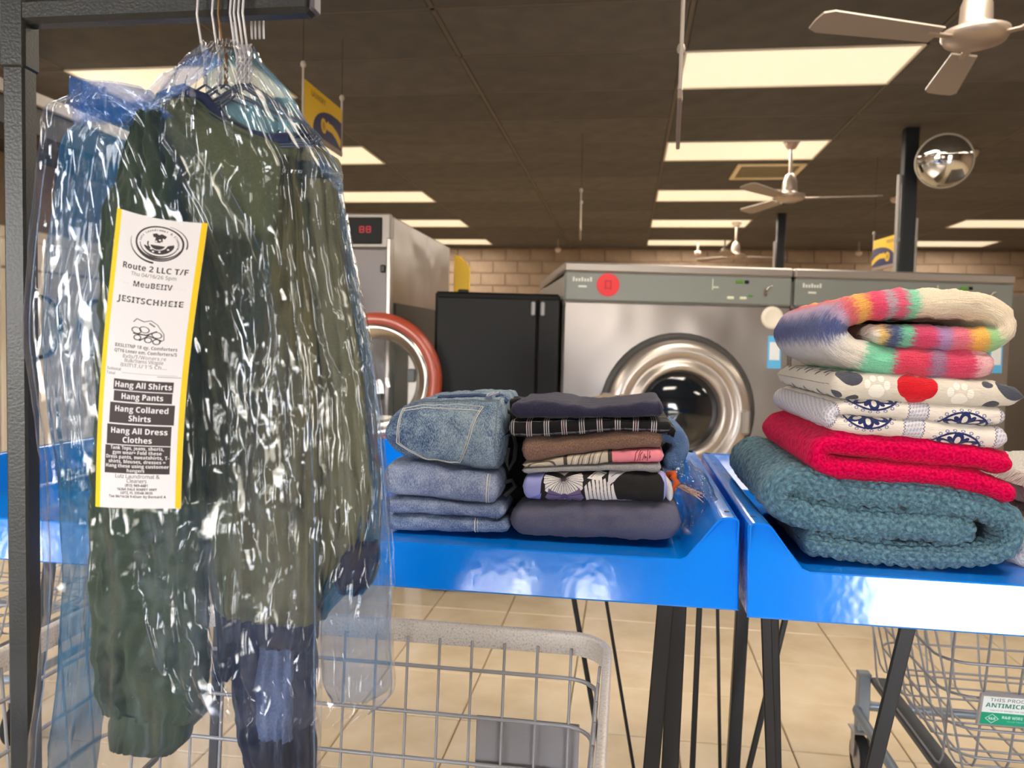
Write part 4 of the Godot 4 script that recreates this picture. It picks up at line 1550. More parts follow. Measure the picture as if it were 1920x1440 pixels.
func ruffle_tee() -> StandardMaterial3D:
	# black print with lavender corner, white ruffled collar, purple bow and a gathered white sleeve
	var im := picture(640, 192, func(x, y): return c8(38, 36, 36))
	fill(im, [Vector2(0, 0), Vector2(118, 0), Vector2(92, 70), Vector2(70, 192), Vector2(0, 192)], c8(150, 152, 206))
	fill(im, [Vector2(20, 192), Vector2(30, 140), Vector2(90, 110), Vector2(70, 192)], c8(120, 122, 190))
	var white := c8(222, 216, 214)
	var ink := c8(60, 52, 66)
	fill(im, [Vector2(132, 0), Vector2(250, 0), Vector2(196, 52)], c8(228, 212, 204))
	stroke(im, [Vector2(132, 0), Vector2(196, 52), Vector2(250, 0)], 4.0, ink)
	for k in 13:
		var a := deg_to_rad(-14.0 + 17.0 * k)
		var c := Vector2(192, 66)
		var tip := c + Vector2(cos(a) * 92.0, sin(a) * 78.0)
		fill(im, [c, c + Vector2(cos(a - 0.14) * 88.0, sin(a - 0.14) * 76.0), tip + Vector2(0, 5), c + Vector2(cos(a + 0.13) * 88.0, sin(a + 0.13) * 76.0)], white)
		stroke(im, [c, tip], 3.0, ink, 1.2)
	for s in [-1.0, 1.0]:
		fill(im, [Vector2(194, 118), Vector2(194 + s * 70, 96), Vector2(194 + s * 88, 130), Vector2(194 + s * 66, 158), Vector2(194, 132)], c8(112, 98, 136))
		stroke(im, [Vector2(194, 124), Vector2(194 + s * 76, 112)], 3.0, c8(70, 58, 96))
		stroke(im, [Vector2(194, 128), Vector2(194 + s * 70, 142)], 3.0, c8(70, 58, 96))
		fill(im, [Vector2(194, 130), Vector2(194 + s * 20, 128), Vector2(194 + s * 40, 186), Vector2(194 + s * 14, 182)], c8(98, 84, 126))
	ellipse(im, Vector2(194, 126), Vector2(17, 15), 0.0, c8(86, 72, 116))
	for k in 8:
		var x := 284.0 + 17.0 * k
		fill(im, [Vector2(x, 60 + absf(k - 3.5) * 10), Vector2(x + 12, 52 + absf(k - 3.5) * 10), Vector2(x + 30, 150), Vector2(x + 6, 172)], white)
		stroke(im, [Vector2(x, 60 + absf(k - 3.5) * 10), Vector2(x + 8, 168)], 4.0, ink, 2.0)
	fill(im, [Vector2(300, 66), Vector2(350, 14), Vector2(390, 40), Vector2(352, 76)], white)
	stroke(im, [Vector2(318, 60), Vector2(350, 24), Vector2(380, 46)], 3.0, ink)
	fill(im, [Vector2(400, 20), Vector2(500, 6), Vector2(420, 80), Vector2(390, 96)], c8(204, 200, 206))
	stroke(im, [Vector2(408, 60), Vector2(480, 12)], 3.0, ink)
	fill(im, [Vector2(424, 146), Vector2(500, 150), Vector2(496, 176), Vector2(430, 170)], c8(176, 166, 196))
	fill(im, [Vector2(594, 0), Vector2(640, 0), Vector2(640, 80)], c8(160, 158, 208))
	return print_mat(im, 0.236, 0.09)


func shirt_stack() -> void:
	var z := -1.302
	var navy := cloth(c8(48, 45, 68), 31, 0.1, 0.3, 0.03)
	var rows := [
		["dark navy folded shirt, topmost of the shirt pile", [1.0903, 1.0919, 1.096, 1.1014], [1.1165, 1.122, 1.1137, 1.1214, 1.1277], [-0.1921, 0.0628], 0.02, navy],
		["black folded shirt with white and pink check lines", [1.0567, 1.0623, 1.0739, 1.0728], [1.0884, 1.091, 1.0952, 1.0939], [-0.1951, 0.0766], 0.02, plaid()],
		["brown fleecy folded top under the checked shirt", [1.014, 1.03, 1.0428, 1.0494], [1.0575, 1.0614, 1.073, 1.0785], [-0.1724, 0.0631], 0.022, cloth(c8(128, 98, 84), 33, 0.2, 0.2, 0.12, 0.12)],
		["folded tee with a grey sketch print and a pink block", [1.0068, 1.0129, 1.0205, 1.0247], [1.0141, 1.03, 1.0428, 1.0477], [-0.1701, 0.0654], 0.016, sketch_tee()],
		["thin heather grey folded tee in the middle of the shirt pile", [0.995, 1.0021, 1.0071, 1.0085], [1.0068, 1.0129, 1.0196, 1.0236], [-0.1706, 0.0617], 0.014, cloth(c8(150, 148, 150), 35, 0.22, 0.2, 0.05, 0.14)],
		["black folded tee printed with white ruffles and a purple bow", [0.9522, 0.9524, 0.9571, 0.9585], [0.995, 1.0012, 1.0071, 1.0081], [-0.169, 0.073], 0.024, ruffle_tee()],
		["thick slate grey folded sweatshirt at the bottom of the shirt pile", [0.8871, 0.8889, 0.8906, 0.8932], [0.9421, 0.9533, 0.9562, 0.9571], [-0.1904, 0.0973], 0.034, cloth(c8(92, 90, 108), 37, 0.08, 0.3, 0.03)]]
	for k in rows.size():
		var r: Array = rows[k]
		var st := level_strip(r[3][0], r[3][1], r[1], r[2], z - (0.004 if k in [2, 3, 4] else 0.0), 0.25, r[4], 15 + k)
		st.amp = 0.003 if k != 6 else 0.004
		st.fine = 0.0006
		st.re0 = 0.03 if k == 6 else 0.012
		st.re1 = 0.03 if k == 6 else 0.01
		var o := thing("folded_shirt", r[0], "shirt", Vector3.ZERO, 0.0, "folded shirts")
		part("body", st.build(80, 56), r[5], o)
		if k == 0:
			var mb := MB.new()
			mb.tube(st.seam([Vector2(0.965, 0.38), Vector2(0.97, 0.5), Vector2(0.965, 0.62)], 0.0006, 0.0004), 0.0008, 5)
			part("hem_stitch", mb, mat(c8(30, 28, 46), 0.8), o)
		if k == 1:
			# the rolled cuff that hangs past the right end
			var c := Strip.new([PackedVector2Array([Vector2(0.0595, 1.0828), Vector2(0.0733, 1.0816), Vector2(0.0796, 1.073)])[0], PackedVector2Array([Vector2(0.0733, 1.0816)])[0], PackedVector2Array([Vector2(0.0806, 1.0695)])[0]], [0.018, 0.018, 0.012], grain, 20)
			c.z0 = z - 0.012
			c.d = 0.12
			c.rf = 0.014
			part("cuff", c.build(20, 32), r[5], o)
		if k == 5:
			var c := Strip.new([PackedVector2Array([Vector2(0.0603, 1.0059)])[0], PackedVector2Array([Vector2(0.073, 0.987)])[0], PackedVector2Array([Vector2(0.079, 0.9616)])[0]], [0.012, 0.016, 0.012], grain, 20)
			c.z0 = z - 0.02
			c.d = 0.16
			c.rf = 0.014
			part("white_hem", c.build(20, 32), cloth(c8(204, 200, 196), 39), o)


func plush(base: Texture2D, scale: Vector3, bump: float, s: int) -> StandardMaterial3D:
	var m := mat(Color.WHITE, 0.95, 0.0, 0.15)
	m.albedo_texture = base
	m.uv1_scale = scale
	m.rim_enabled = true
	m.rim = 0.3
	m.rim_tint = 0.5
	return m


func fuzz(m: StandardMaterial3D, s: int, cm := 0.12) -> StandardMaterial3D:
	return relief(m, noise_tex(noise(s, 0.05, FastNoiseLite.TYPE_SIMPLEX, 4), 512), cm)


func blanket(called: String, label: String, path: PackedVector2Array, th_px: Array, zf: float, d: float, rf: float, m: Material, s: int, amp := 0.003, fine := 0.0015, steps := 96, raised = null, rings := 60) -> Strip:
	var th := []
	for t in th_px:
		th.append(t / 1122.0 - 0.0008)
	var st := Strip.new(Array(path), th, grain, steps)
	for k in st.pts.size():
		st.pts[k] += Vector2(0.006, 0.006)
	st.z0 = zf
	st.d = d
	st.rf = rf
	st.amp = amp
	st.fine = fine
	st.freq = 22.0
	st.re0 = 0.016
	st.re1 = 0.016
	st.square = 0.9
	st.seed3 = Vector3(2.7, 5.3, 1.0)
	var o := thing(called, label, "blanket", Vector3.ZERO, 0.0, "folded plush blankets")
	st.relief_f = raised
	part("folded_body", st.build(steps + 40 if raised == null else steps * 3, rings), m, o)
	return st


func blanket_stack() -> void:
	var z := -1.262
	# teal, raised cells
	var cell := func(u: float, v: float) -> float:
		var row := v / 0.012
		var k := floorf(row)
		var q := u / 0.019 + (0.5 if posmod(int(k), 2) else 0.0) + 0.25 * absf(fposmod(k * 0.25, 1.0) * 2.0 - 1.0)
		var cu := fposmod(q + (row - k - 0.5) * 0.55, 1.0) * 2.0 - 1.0
		var cv := (row - k) * 2.0 - 1.0
		return 0.0072 * sqrt(maxf(0.0, 1.0 - cu * cu)) * sqrt(maxf(0.0, 1.0 - cv * cv)) - 0.0035
	var tm := plush(noise_tex(noise(81, 0.04, FastNoiseLite.TYPE_SIMPLEX, 4), 512, {0.0: c8(58, 84, 98), 0.5: c8(84, 116, 130), 1.0: c8(112, 146, 158)}), Vector3.ONE * 11.0, 0.3, 82)
	fuzz(tm, 80, 0.15)
	tm.uv1_scale = Vector3.ONE * 6.0
	blanket("folded_blanket", "thick teal blanket with a raised cell texture at the bottom of the blanket stack", PackedVector2Array([Vector2(0.5276, 0.9544), Vector2(0.5037, 0.9464), Vector2(0.4499, 0.9483), Vector2(0.372, 0.948), Vector2(0.3085, 0.9528), Vector2(0.2681, 0.9599), Vector2(0.2451, 0.9705), Vector2(0.2381, 0.9846), Vector2(0.2455, 1.0002), Vector2(0.2678, 1.0072), Vector2(0.3065, 0.999), Vector2(0.37, 0.9931), Vector2(0.4323, 0.9946), Vector2(0.5018, 0.9859), Vector2(0.5461, 0.9768), Vector2(0.5709, 0.9626), Vector2(0.5779, 0.9426), Vector2(0.5685, 0.9215), Vector2(0.536, 0.908), Vector2(0.4675, 0.902), Vector2(0.3898, 0.9021), Vector2(0.3263, 0.9066), Vector2(0.2748, 0.9128)]), [52, 56, 58, 56, 52, 50, 50, 50, 50, 46, 42, 42, 42, 44], z, 0.46, 0.03, tm, 3, 0.004, 0.001, 150, cell, 190)
	# crimson
	var pm := plush(noise_tex(noise(83, 0.05, FastNoiseLite.TYPE_SIMPLEX, 4), 512, {0.0: c8(156, 0, 46), 0.5: c8(200, 4, 68), 1.0: c8(224, 24, 90)}), Vector3.ONE * 5.0, 0.2, 84)
	fuzz(pm, 85, 0.2)
	pm.rim = 0.1
	pm.metallic_specular = 0.05
	blanket("folded_blanket", "plain crimson plush blanket on top of the teal one", PackedVector2Array([Vector2(0.5725, 1.0465), Vector2(0.5149, 1.0586), Vector2(0.4445, 1.0637), Vector2(0.3825, 1.066), Vector2(0.3352, 1.0706), Vector2(0.3084, 1.0695), Vector2(0.2968, 1.0615), Vector2(0.2933, 1.0504), Vector2(0.3001, 1.0398), Vector2(0.3194, 1.0332), Vector2(0.3841, 1.0295), Vector2(0.4461, 1.03), Vector2(0.5167, 1.0211), Vector2(0.5535, 1.009), Vector2(0.5781, 0.9964)]), [40, 46, 46, 44, 40, 38, 40, 42, 40, 40, 38, 34], z + 0.004, 0.45, 0.028, pm, 7, 0.005, 0.0015, 110)
	# cream, grey lace bands and navy medallions
	var im := picture(512, 256, func(x, y): return c8(216, 206, 196))
	var navy := c8(38, 46, 92)
	for k in 2:
		var cx := 120.0 + 256.0 * k
		var cy := 74.0 + 110.0 * k
		for a in 6:
			var t := deg_to_rad(60.0 * a + 30.0)
			ellipse(im, Vector2(cx, cy) + Vector2(cos(t), sin(t)) * 34.0, Vector2(31, 16), t, navy, 0.5)
			ellipse(im, Vector2(cx, cy) + Vector2(cos(t + 0.52), sin(t + 0.52)) * 44.0, Vector2(11, 7), t + 0.5, navy)
		ellipse(im, Vector2(cx, cy), Vector2(12, 12), 0.0, navy, 0.5)
		ellipse(im, Vector2(cx, cy), Vector2(72, 64), 0.0, navy, 0.9)
		for a in 22:
			var t := TAU * a / 22.0
			ellipse(im, Vector2(cx, cy) + Vector2(cos(t) * 78.0, sin(t) * 70.0), Vector2(6, 6), 0.0, c8(120, 124, 150), 0.5)
		for y in 256:
			for dx in 52:
				var x := (int(cx) + 104 + dx) % 512
				var l := sin(y * 0.25 + dx * 0.4) * cos(y * 0.13 - dx * 0.3)
				im.set_pixel(x, y, c8(168, 168, 190) if l > 0.1 else c8(206, 200, 200))
			for q in [102, 156]:
				im.set_pixel((int(cx) + q + int(3.0 * sin(y * 0.5))) % 512, y, navy)
				im.set_pixel((int(cx) + q + 1 + int(3.0 * sin(y * 0.5))) % 512, y, navy)
	var lm := plush(tex(im), Vector3(1.0 / 0.26, 1.0 / 0.12, 1), 0.2, 86)
	lm.uv1_offset = Vector3(0.0, 0.5, 0)
	fuzz(lm, 87, 0.1)
	blanket("folded_blanket", "cream plush blanket with navy medallions and grey lace bands above the crimson one", PackedVector2Array([Vector2(0.5597, 1.1212), Vector2(0.4761, 1.1222), Vector2(0.4108, 1.1256), Vector2(0.3485, 1.1267), Vector2(0.3219, 1.1249), Vector2(0.3095, 1.1195), Vector2(0.3058, 1.1119), Vector2(0.3117, 1.1038), Vector2(0.33, 1.1003), Vector2(0.4198, 1.098), Vector2(0.4775, 1.0929), Vector2(0.563, 1.0866)]), [36, 36, 34, 28, 26, 26, 28, 34, 38, 38], z + 0.002, 0.44, 0.022, lm, 11, 0.003, 0.001, 100)
	# paw prints and hearts
	im = picture(640, 128, func(x, y): return c8(206, 196, 182))
	var red := c8(196, 30, 40)
	var pad := c8(72, 74, 84)
	ellipse(im, Vector2(234, 54), Vector2(33, 33), 0.0, red)
	ellipse(im, Vector2(278, 54), Vector2(33, 33), 0.0, red)
	fill(im, [Vector2(202, 62), Vector2(310, 62), Vector2(256, 118)], red)
	ellipse(im, Vector2(70, 36), Vector2(38, 26), 0.3, pad)
	ellipse(im, Vector2(40, 92), Vector2(16, 12), 0.4, pad)
	ellipse(im, Vector2(84, 98), Vector2(18, 11), -0.4, pad)
	ellipse(im, Vector2(510, 44), Vector2(44, 30), 0.5, pad)
	ellipse(im, Vector2(462, 96), Vector2(22, 16), -0.3, pad)
	ellipse(im, Vector2(526, 110), Vector2(24, 10), 0.0, pad)
	ellipse(im, Vector2(446, 38), Vector2(15, 12), 0.0, pad)
	var pale := c8(228, 222, 212)
	for c in [Vector2(146, 62), Vector2(372, 70)]:
		ellipse(im, c + Vector2(0, 12), Vector2(22, 17), 0.0, pale)
		for q in [Vector2(-26, -6), Vector2(-10, -22), Vector2(12, -22), Vector2(28, -4)]:
			ellipse(im, c + q, Vector2(9, 11), 0.0, pale)
	var hm := plush(tex(im), Vector3(1.0 / 0.335, 1.0 / 0.075, 1), 0.2, 88)
	hm.uv1_offset = Vector3(0.03, 0.5, 0)
	fuzz(hm, 89, 0.1)
	blanket("folded_blanket", "cream plush blanket with red hearts and grey paw prints", PackedVector2Array([Vector2(0.3037, 1.1616), Vector2(0.3549, 1.1599), Vector2(0.4023, 1.159), Vector2(0.4745, 1.1556), Vector2(0.5312, 1.1542), Vector2(0.5611, 1.1527), Vector2(0.582, 1.151)]), [44, 48, 48, 48, 44, 34, 10], z + 0.004, 0.43, 0.02, hm, 13, 0.003, 0.001, 70)
	# striped top blanket
	var bands := [[0, c8(226, 170, 176)], [40, c8(208, 62, 96)], [95, c8(150, 110, 140)], [125, c8(212, 60, 88)], [190, c8(120, 196, 160)], [250, c8(226, 216, 204)], [295, c8(214, 208, 206)], [318, c8(84, 92, 140)], [350, c8(176, 150, 184)], [370, c8(216, 100, 110)], [392, c8(232, 168, 84)], [418, c8(222, 70, 104)], [452, c8(170, 160, 170)], [468, c8(224, 84, 116)], [490, c8(128, 200, 166)], [512, c8(224, 206, 182)], [720, c8(150, 200, 140)], [742, c8(236, 176, 84)], [775, c8(222, 110, 130)], [808, c8(170, 130, 180)], [836, c8(206, 66, 104)], [880, c8(118, 196, 160)], [905, c8(66, 76, 120)], [930, c8(220, 176, 100)], [945, c8(222, 212, 198)], [966, c8(222, 212, 198)]]
	var wob := noise(91, 0.05, FastNoiseLite.TYPE_SIMPLEX, 3)
	im = picture(966, 96, func(x, y):
		var q: float = x + wob.get_noise_2d(x, y * 3.0) * 9.0
		var c: Color = bands[0][1]
		for k in range(1, bands.size()):
			c = c.lerp(bands[k][1], smoothstep(bands[k][0] - 9.0, bands[k][0] + 9.0, q))
		var n2 := wob.get_noise_2d(x * 5.0, y * 5.0) * 0.12
		return c.lightened(n2) if n2 > 0.0 else c.darkened(-n2))
	var sm := plush(tex(im), Vector3.ONE, 0.2, 92)
	fuzz(sm, 93, 0.22)
	var st := blanket("folded_blanket", "thick striped pink, mint and cream plush blanket on top of the blanket stack", PackedVector2Array([Vector2(0.5424, 1.1988), Vector2(0.4687, 1.1968), Vector2(0.392, 1.1996), Vector2(0.3449, 1.2098), Vector2(0.3176, 1.2256), Vector2(0.3089, 1.2452), Vector2(0.3159, 1.265), Vector2(0.3435, 1.2786), Vector2(0.3881, 1.2859), Vector2(0.4643, 1.2887), Vector2(0.5141, 1.2863), Vector2(0.5445, 1.2733), Vector2(0.5536, 1.2551), Vector2(0.5418, 1.2389), Vector2(0.4971, 1.2354), Vector2(0.4364, 1.2365), Vector2(0.3824, 1.2402), Vector2(0.3577, 1.238)]), [54, 58, 54, 50, 50, 50, 48, 50, 52, 46, 40, 42, 44, 40, 32], z, 0.42, 0.034, sm, 17, 0.006, 0.002, 120)
	sm.uv1_scale = Vector3(1.0 / st.L, 1.0 / 0.09, 1)
	# white fluffy heap at the right edge
	var wm := plush(noise_tex(noise(95, 0.06, FastNoiseLite.TYPE_SIMPLEX, 4), 512, {0.0: c8(180, 172, 168), 0.5: c8(206, 200, 196), 1.0: c8(226, 222, 220)}), Vector3.ONE * 6.0, 0.3, 96)
	fuzz(wm, 97, 0.4)
	blanket("folded_blanket", "white fluffy blanket at the right edge beside the teal one", PackedVector2Array([Vector2(0.8509, 0.9028), Vector2(0.7559, 0.8983), Vector2(0.6737, 0.8946), Vector2(0.6319, 0.8953), Vector2(0.6135, 0.9092), Vector2(0.6263, 0.9285), Vector2(0.6713, 0.9395), Vector2(0.7678, 0.9485), Vector2(0.8405, 0.956), Vector2(0.8652, 0.9769), Vector2(0.8423, 0.9968), Vector2(0.7649, 0.9976), Vector2(0.6757, 0.9962), Vector2(0.627, 1.002)]), [54, 54, 50, 46, 46, 52, 54, 50, 50, 56, 60, 56], z - 0.05, 0.4, 0.03, wm, 23, 0.005, 0.003, 100)


func loose_things() -> void:
	# dark clothes tucked between and behind the two piles
	var black := cloth(c8(30, 29, 33), 121, 0.1, 0.2, 0.03)
	var st := level_strip([-0.2246, -0.1614][0], [-0.2246, -0.1614][1], [0.8928, 0.8934], [1.1071, 1.114, 1.1093], -1.4, 0.14, 0.03, 41)
	st.amp = 0.006
	var o := thing("dark_clothes", "black folded clothes wedged between the jeans pile and the shirt pile", "clothes")
	part("body", st.build(40, 50), black, o)
	var strap := cloth(c8(62, 66, 66), 122, 0.1, 0.2, 0.03)
	var loops := [[Vector3(-0.2078, 1.0529, -1.385), Vector3(-0.1973, 1.0591, -1.385), Vector3(-0.1911, 1.0373, -1.385), Vector3(-0.1943, 1.0112, -1.385), Vector3(-0.2036, 0.9935, -1.385), Vector3(-0.2088, 1.0106, -1.385), Vector3(-0.2054, 1.0319, -1.385)], [Vector3(-0.2113, 0.9695, -1.382), Vector3(-0.1969, 0.975, -1.382), Vector3(-0.1908, 0.9638, -1.382), Vector3(-0.2012, 0.9536, -1.382), Vector3(-0.2097, 0.9455, -1.382)], [Vector3(-0.2097, 1.0989, -1.384), Vector3(-0.198, 1.0936, -1.384), Vector3(-0.1938, 1.0785, -1.384), Vector3(-0.2012, 1.0648, -1.384)]]
	for l in loops:
		var b := MB.new()
		b.tube(l, 0.0038, 8)
		part("strap", b, strap, o)
	# light blue terry cloth poking out right of the pile
	var terry := fuzz(cloth(c8(84, 112, 152), 123, 0.25, 0.1, 0.1), 124, 0.15)
	o = thing("terry_towel", "light blue terry towel poking out right of the shirt pile", "towel")
	var path := PackedVector2Array([Vector2(0.0405, 1.0725), Vector2(0.0803, 1.0684), Vector2(0.0938, 1.0501), Vector2(0.0908, 1.0311), Vector2(0.0818, 1.0232), Vector2(0.0896, 1.0122), Vector2(0.0881, 1.0008), Vector2(0.043, 0.993)])
	st = Strip.new(Array(path), [0.03, 0.034, 0.034, 0.03, 0.028, 0.026], grain, 50)
	st.z0 = -1.375
	st.d = 0.15
	st.rf = 0.02
	st.amp = 0.004
	part("folds", st.build(60, 44), terry, o)
	# orange ruffled band
	o = thing("orange_scrunchie", "orange ruffled band beside the ruffle print tee", "hair band")
	var b := MB.new()
	var ring := []
	var rad := []
	for k in 28:
		var a := TAU * k / 28.0
		ring.append(Vector3(0.0808, 0.992, -1.345) + Vector3(0.006 * sin(a) + 0.002 * sin(a * 5.0), 0.014 * cos(a), 0.01 * sin(a)))
		rad.append(0.0048 + 0.0016 * sin(a * 9.0))
	b.tube(ring, rad, 10, false, true)
	part("ruffle", b, cloth(c8(196, 84, 34), 125, 0.15, 0.1), o)
	# clear fringed packet
	o = thing("fringed_packet", "small clear pinkish packet with a bristly fringe right of the shirt pile", "packet")
	b = MB.new()
	var pq := [Vector3(0.0897, 0.9907, -1.36), Vector3(0.1183, 0.9894, -1.36), Vector3(0.125, 0.9484, -1.36), Vector3(0.1112, 0.9367, -1.36)]
	b.grid(10, 10, func(u, v): return (pq[3] as Vector3).lerp(pq[2], u).lerp((pq[0] as Vector3).lerp(pq[1], u), v) + Vector3(0, 0, 0.004 * sin(u * 9.0 + v * 4.0)))
	part("packet_film", b, film(0.35, c8(120, 84, 110), crease_map(5, 96, 5), 0.1, 0.3), o)
	b = MB.new()
	for k in 22:
		var t := k / 21.0
		var from := (pq[0] as Vector3).lerp(pq[1], t) + Vector3(0.002, -0.01 - 0.012 * t, 0.002)
		var d := Vector3(0.009 + 0.006 * t, 0.008 - 0.016 * t * (k % 3) / 2.0, 0.005 + 0.003 * (k % 2))
		b.tube([from, from + d * 0.6, from + d + Vector3(0.002, -0.003, 0)], 0.0008, 5)
	var fr := part("fringe", b, mat(c8(196, 160, 140), 0.25), o)
	fr.set_meta("kind", "stuff")
	# loose blue film heaped in the corner of the tray
	o = thing("film_heap", "loose heap of clear blue plastic film in the right corner of the left table's tray", "plastic film")
	var hp := Hang.new([[1.0225, 0.0904, 0.1136], [1.0027, 0.084, 0.1373], [0.9757, 0.0849, 0.1541], [0.9439, 0.0877, 0.164], [0.916, 0.0922, 0.1491], [0.8947, 0.1037, 0.1322]], -1.39, 0.03, grain, 21.0)
	hp.folds = 0.012
	hp.crumple = 0.012
	hp.count = 5.0
	part("film", hp.build(60, 40), film(0.3, c8(44, 104, 168), crease_map(9, 192, 9), 0.3, 0.8), o)
	# beige fleece behind the shirts
	o = thing("beige_fleece", "beige fluffy rolled fleece just showing behind the top navy shirt", "fleece")
	var fp := PackedVector2Array([Vector2(-0.0946, 1.0615), Vector2(-0.0787, 1.0819), Vector2(-0.0353, 1.09), Vector2(0.0081, 1.0872), Vector2(0.0249, 1.0659)])
	st = Strip.new(Array(fp), [0.03, 0.042, 0.042, 0.03], grain, 40)
	st.z0 = -1.6
	st.d = 0.16
	st.rf = 0.02
	st.amp = 0.004
	part("roll", st.build(50, 40), fuzz(cloth(c8(172, 150, 124), 126, 0.2, 0.1), 127, 0.3), o)
	var rest := level_strip([-0.0968, 0.034][0], [-0.0968, 0.034][1], [0.889, 0.889], [1.0591, 1.0639], -1.6, 0.16, 0.02, 61)
	part("folded_base", rest.build(30, 36), terry, o)
	# black hangers standing on the far left of the table
	o = thing("black_hangers", "bundle of black hangers standing on the table behind the rack post", "hangers")
	for k in 6:
		b = MB.new()
		var c := Vector3(-1.12 - 0.014 * k, 0.892, -1.72 - 0.01 * k)
		b.tube([c + Vector3(0, 0.002, 0.16), c + Vector3(0, 0.002, -0.16), c + Vector3(0, 0.09, -0.02), c + Vector3(0, 0.105, 0.0), c + Vector3(0, 0.09, 0.02), c + Vector3(0, 0.002, 0.16)], 0.005, 8)
		b.tube([c + Vector3(0, 0.1, 0), c + Vector3(0, 0.135, 0), c + Vector3(0, 0.155, 0.012), c + Vector3(0, 0.165, 0.03), c + Vector3(0, 0.152, 0.045)], 0.0028, 8)
		part("hanger", b, M.black_metal, o)


# ---- hanging cloth and film: rows of (height, left, right) joined into a soft tube ----
class Hang:
	var rows: Array
	var zc := 0.0
	var th := 0.02
	var n: FastNoiseLite
	var off := Vector3.ZERO
	var folds := 0.004      # depth of the long vertical folds
	var count := 9.0        # folds across the front
	var crumple := 0.0015
	var lean := 0.0         # metres the foot swings towards the camera
	var flat := 0.6
	var y0 := 0.0
	var y1 := 1.0
	var pinch := 0.0        # thinner towards the top

	func _init(rows_: Array, zc_: float, th_: float, noise_: FastNoiseLite, s: float) -> void:
		rows = rows_
		zc = zc_
		th = th_
		n = noise_
		off = Vector3(s * 3.1, s * 7.7, s)
		y1 = rows[0][0]
		y0 = rows[-1][0]

	func edge(y: float) -> Vector2:
		for k in rows.size() - 1:
			if y <= rows[k][0] and y >= rows[k + 1][0]:
				var a: Array = rows[k]
				var b: Array = rows[k + 1]
				var p: Array = rows[maxi(k - 1, 0)]
				var q: Array = rows[mini(k + 2, rows.size() - 1)]
				var f: float = (a[0] - y) / maxf(1e-5, a[0] - b[0])
				var sm := func(i: int) -> float:
					var c := cubic_interpolate(a[i], b[i], p[i], q[i], f)
					return clampf(c, minf(a[i], b[i]) - 0.004, maxf(a[i], b[i]) + 0.004)
				return Vector2(sm.call(1), sm.call(2))
		var e: Array = rows[0] if y > rows[0][0] else rows[-1]
		return Vector2(e[1], e[2])

	func ridge(x: float) -> float:
		return 1.0 - 2.0 * absf(fposmod(x, 1.0) - 0.5)

	# a round the body: 0.5 faces the camera; b from foot (0) to top (1)
	func at(a: float, b: float) -> Vector3:
		var y := lerpf(y0, y1, b)
		var e := edge(y)
		var phi := (a - 0.5) * TAU
		var s := sin(phi)
		var c := cos(phi)
		var q := signf(s) * pow(absf(s), 0.9)
		var x := (e.x + e.y) / 2.0 + (e.y - e.x) / 2.0 * q
		var t := th * (1.0 - pinch * b) * minf(1.0, (e.y - e.x) / 0.06)
		var z := zc + t * signf(c) * pow(absf(c), flat) + lean * (1.0 - b) * (1.0 - b)
		var wob := n.get_noise_3d(y * 6.0 + off.x, q * 2.0, off.y)
		var f := ridge(q * count * 0.5 + wob * 0.9 + off.z * 0.37) - 0.5
		var f2 := n.get_noise_3d(q * count * 1.3 + off.x, y * 4.0, off.y + 4.0)
		var edge_fade := sqrt(absf(c))
		z += signf(c) * edge_fade * folds * (f * 1.1 + f2 * 1.4) * clampf(1.3 - b * 0.6, 0.4, 1.2)
		var o := Vector3(x * 30.0, y * 24.0, signf(c) * 4.0) + off
		z += signf(c) * edge_fade * crumple * (n.get_noise_3d(o.x, o.y, o.z) + 0.6 * absf(n.get_noise_3d(o.x * 2.3, o.y * 2.3, o.z)))
		x += crumple * 0.8 * n.get_noise_3d(o.y, o.x, o.z + 9.0) 
		return Vector3(x, y, z)

	func uv(a: float, b: float) -> Vector2:
		var e := edge(lerpf(y0, y1, b))
		return Vector2((a - 0.5) * 0.45, -lerpf(y0, y1, b))

	func build(na: int, nb: int, b0 := 0.0, b1 := 1.0) -> MB:
		var m := MB.new()
		m.grid(na, nb, func(u, v): return at(u, lerpf(b0, b1, v)), false, func(u, v): return uv(u, lerpf(b0, b1, v)), true)
		return m

	func sheet_front(na: int, nb: int) -> MB:
		var m := MB.new()
		m.grid(na, nb, func(u, v): return at(lerpf(0.26, 0.74, u), v), false, func(u, v): return uv(lerpf(0.26, 0.74, u), v))
		return m

	# the front alone, from x share u0 to u1, lifted off the surface
	func front(u0: float, u1: float, b0: float, b1: float, lift: float, nu: int, nb: int) -> MB:
		var m := MB.new()
		var f := func(u, v, up): return at(lerpf(u0, u1, u), lerpf(b0, b1, v)) + Vector3(0, 0, up)
		m.grid(nu, nb, func(u, v): return f.call(u, v, lift), false, func(u, v): return uv(lerpf(u0, u1, u), lerpf(b0, b1, v)))
		for e in 4:
			m.grid(maxi(nu, nb), 1, func(u, v):
				var p: Vector2 = [Vector2(u, 0), Vector2(1, u), Vector2(1.0 - u, 1), Vector2(0, 1.0 - u)][e]
				return f.call(p.x, p.y, lerpf(-0.002, lift, v)))
		return m


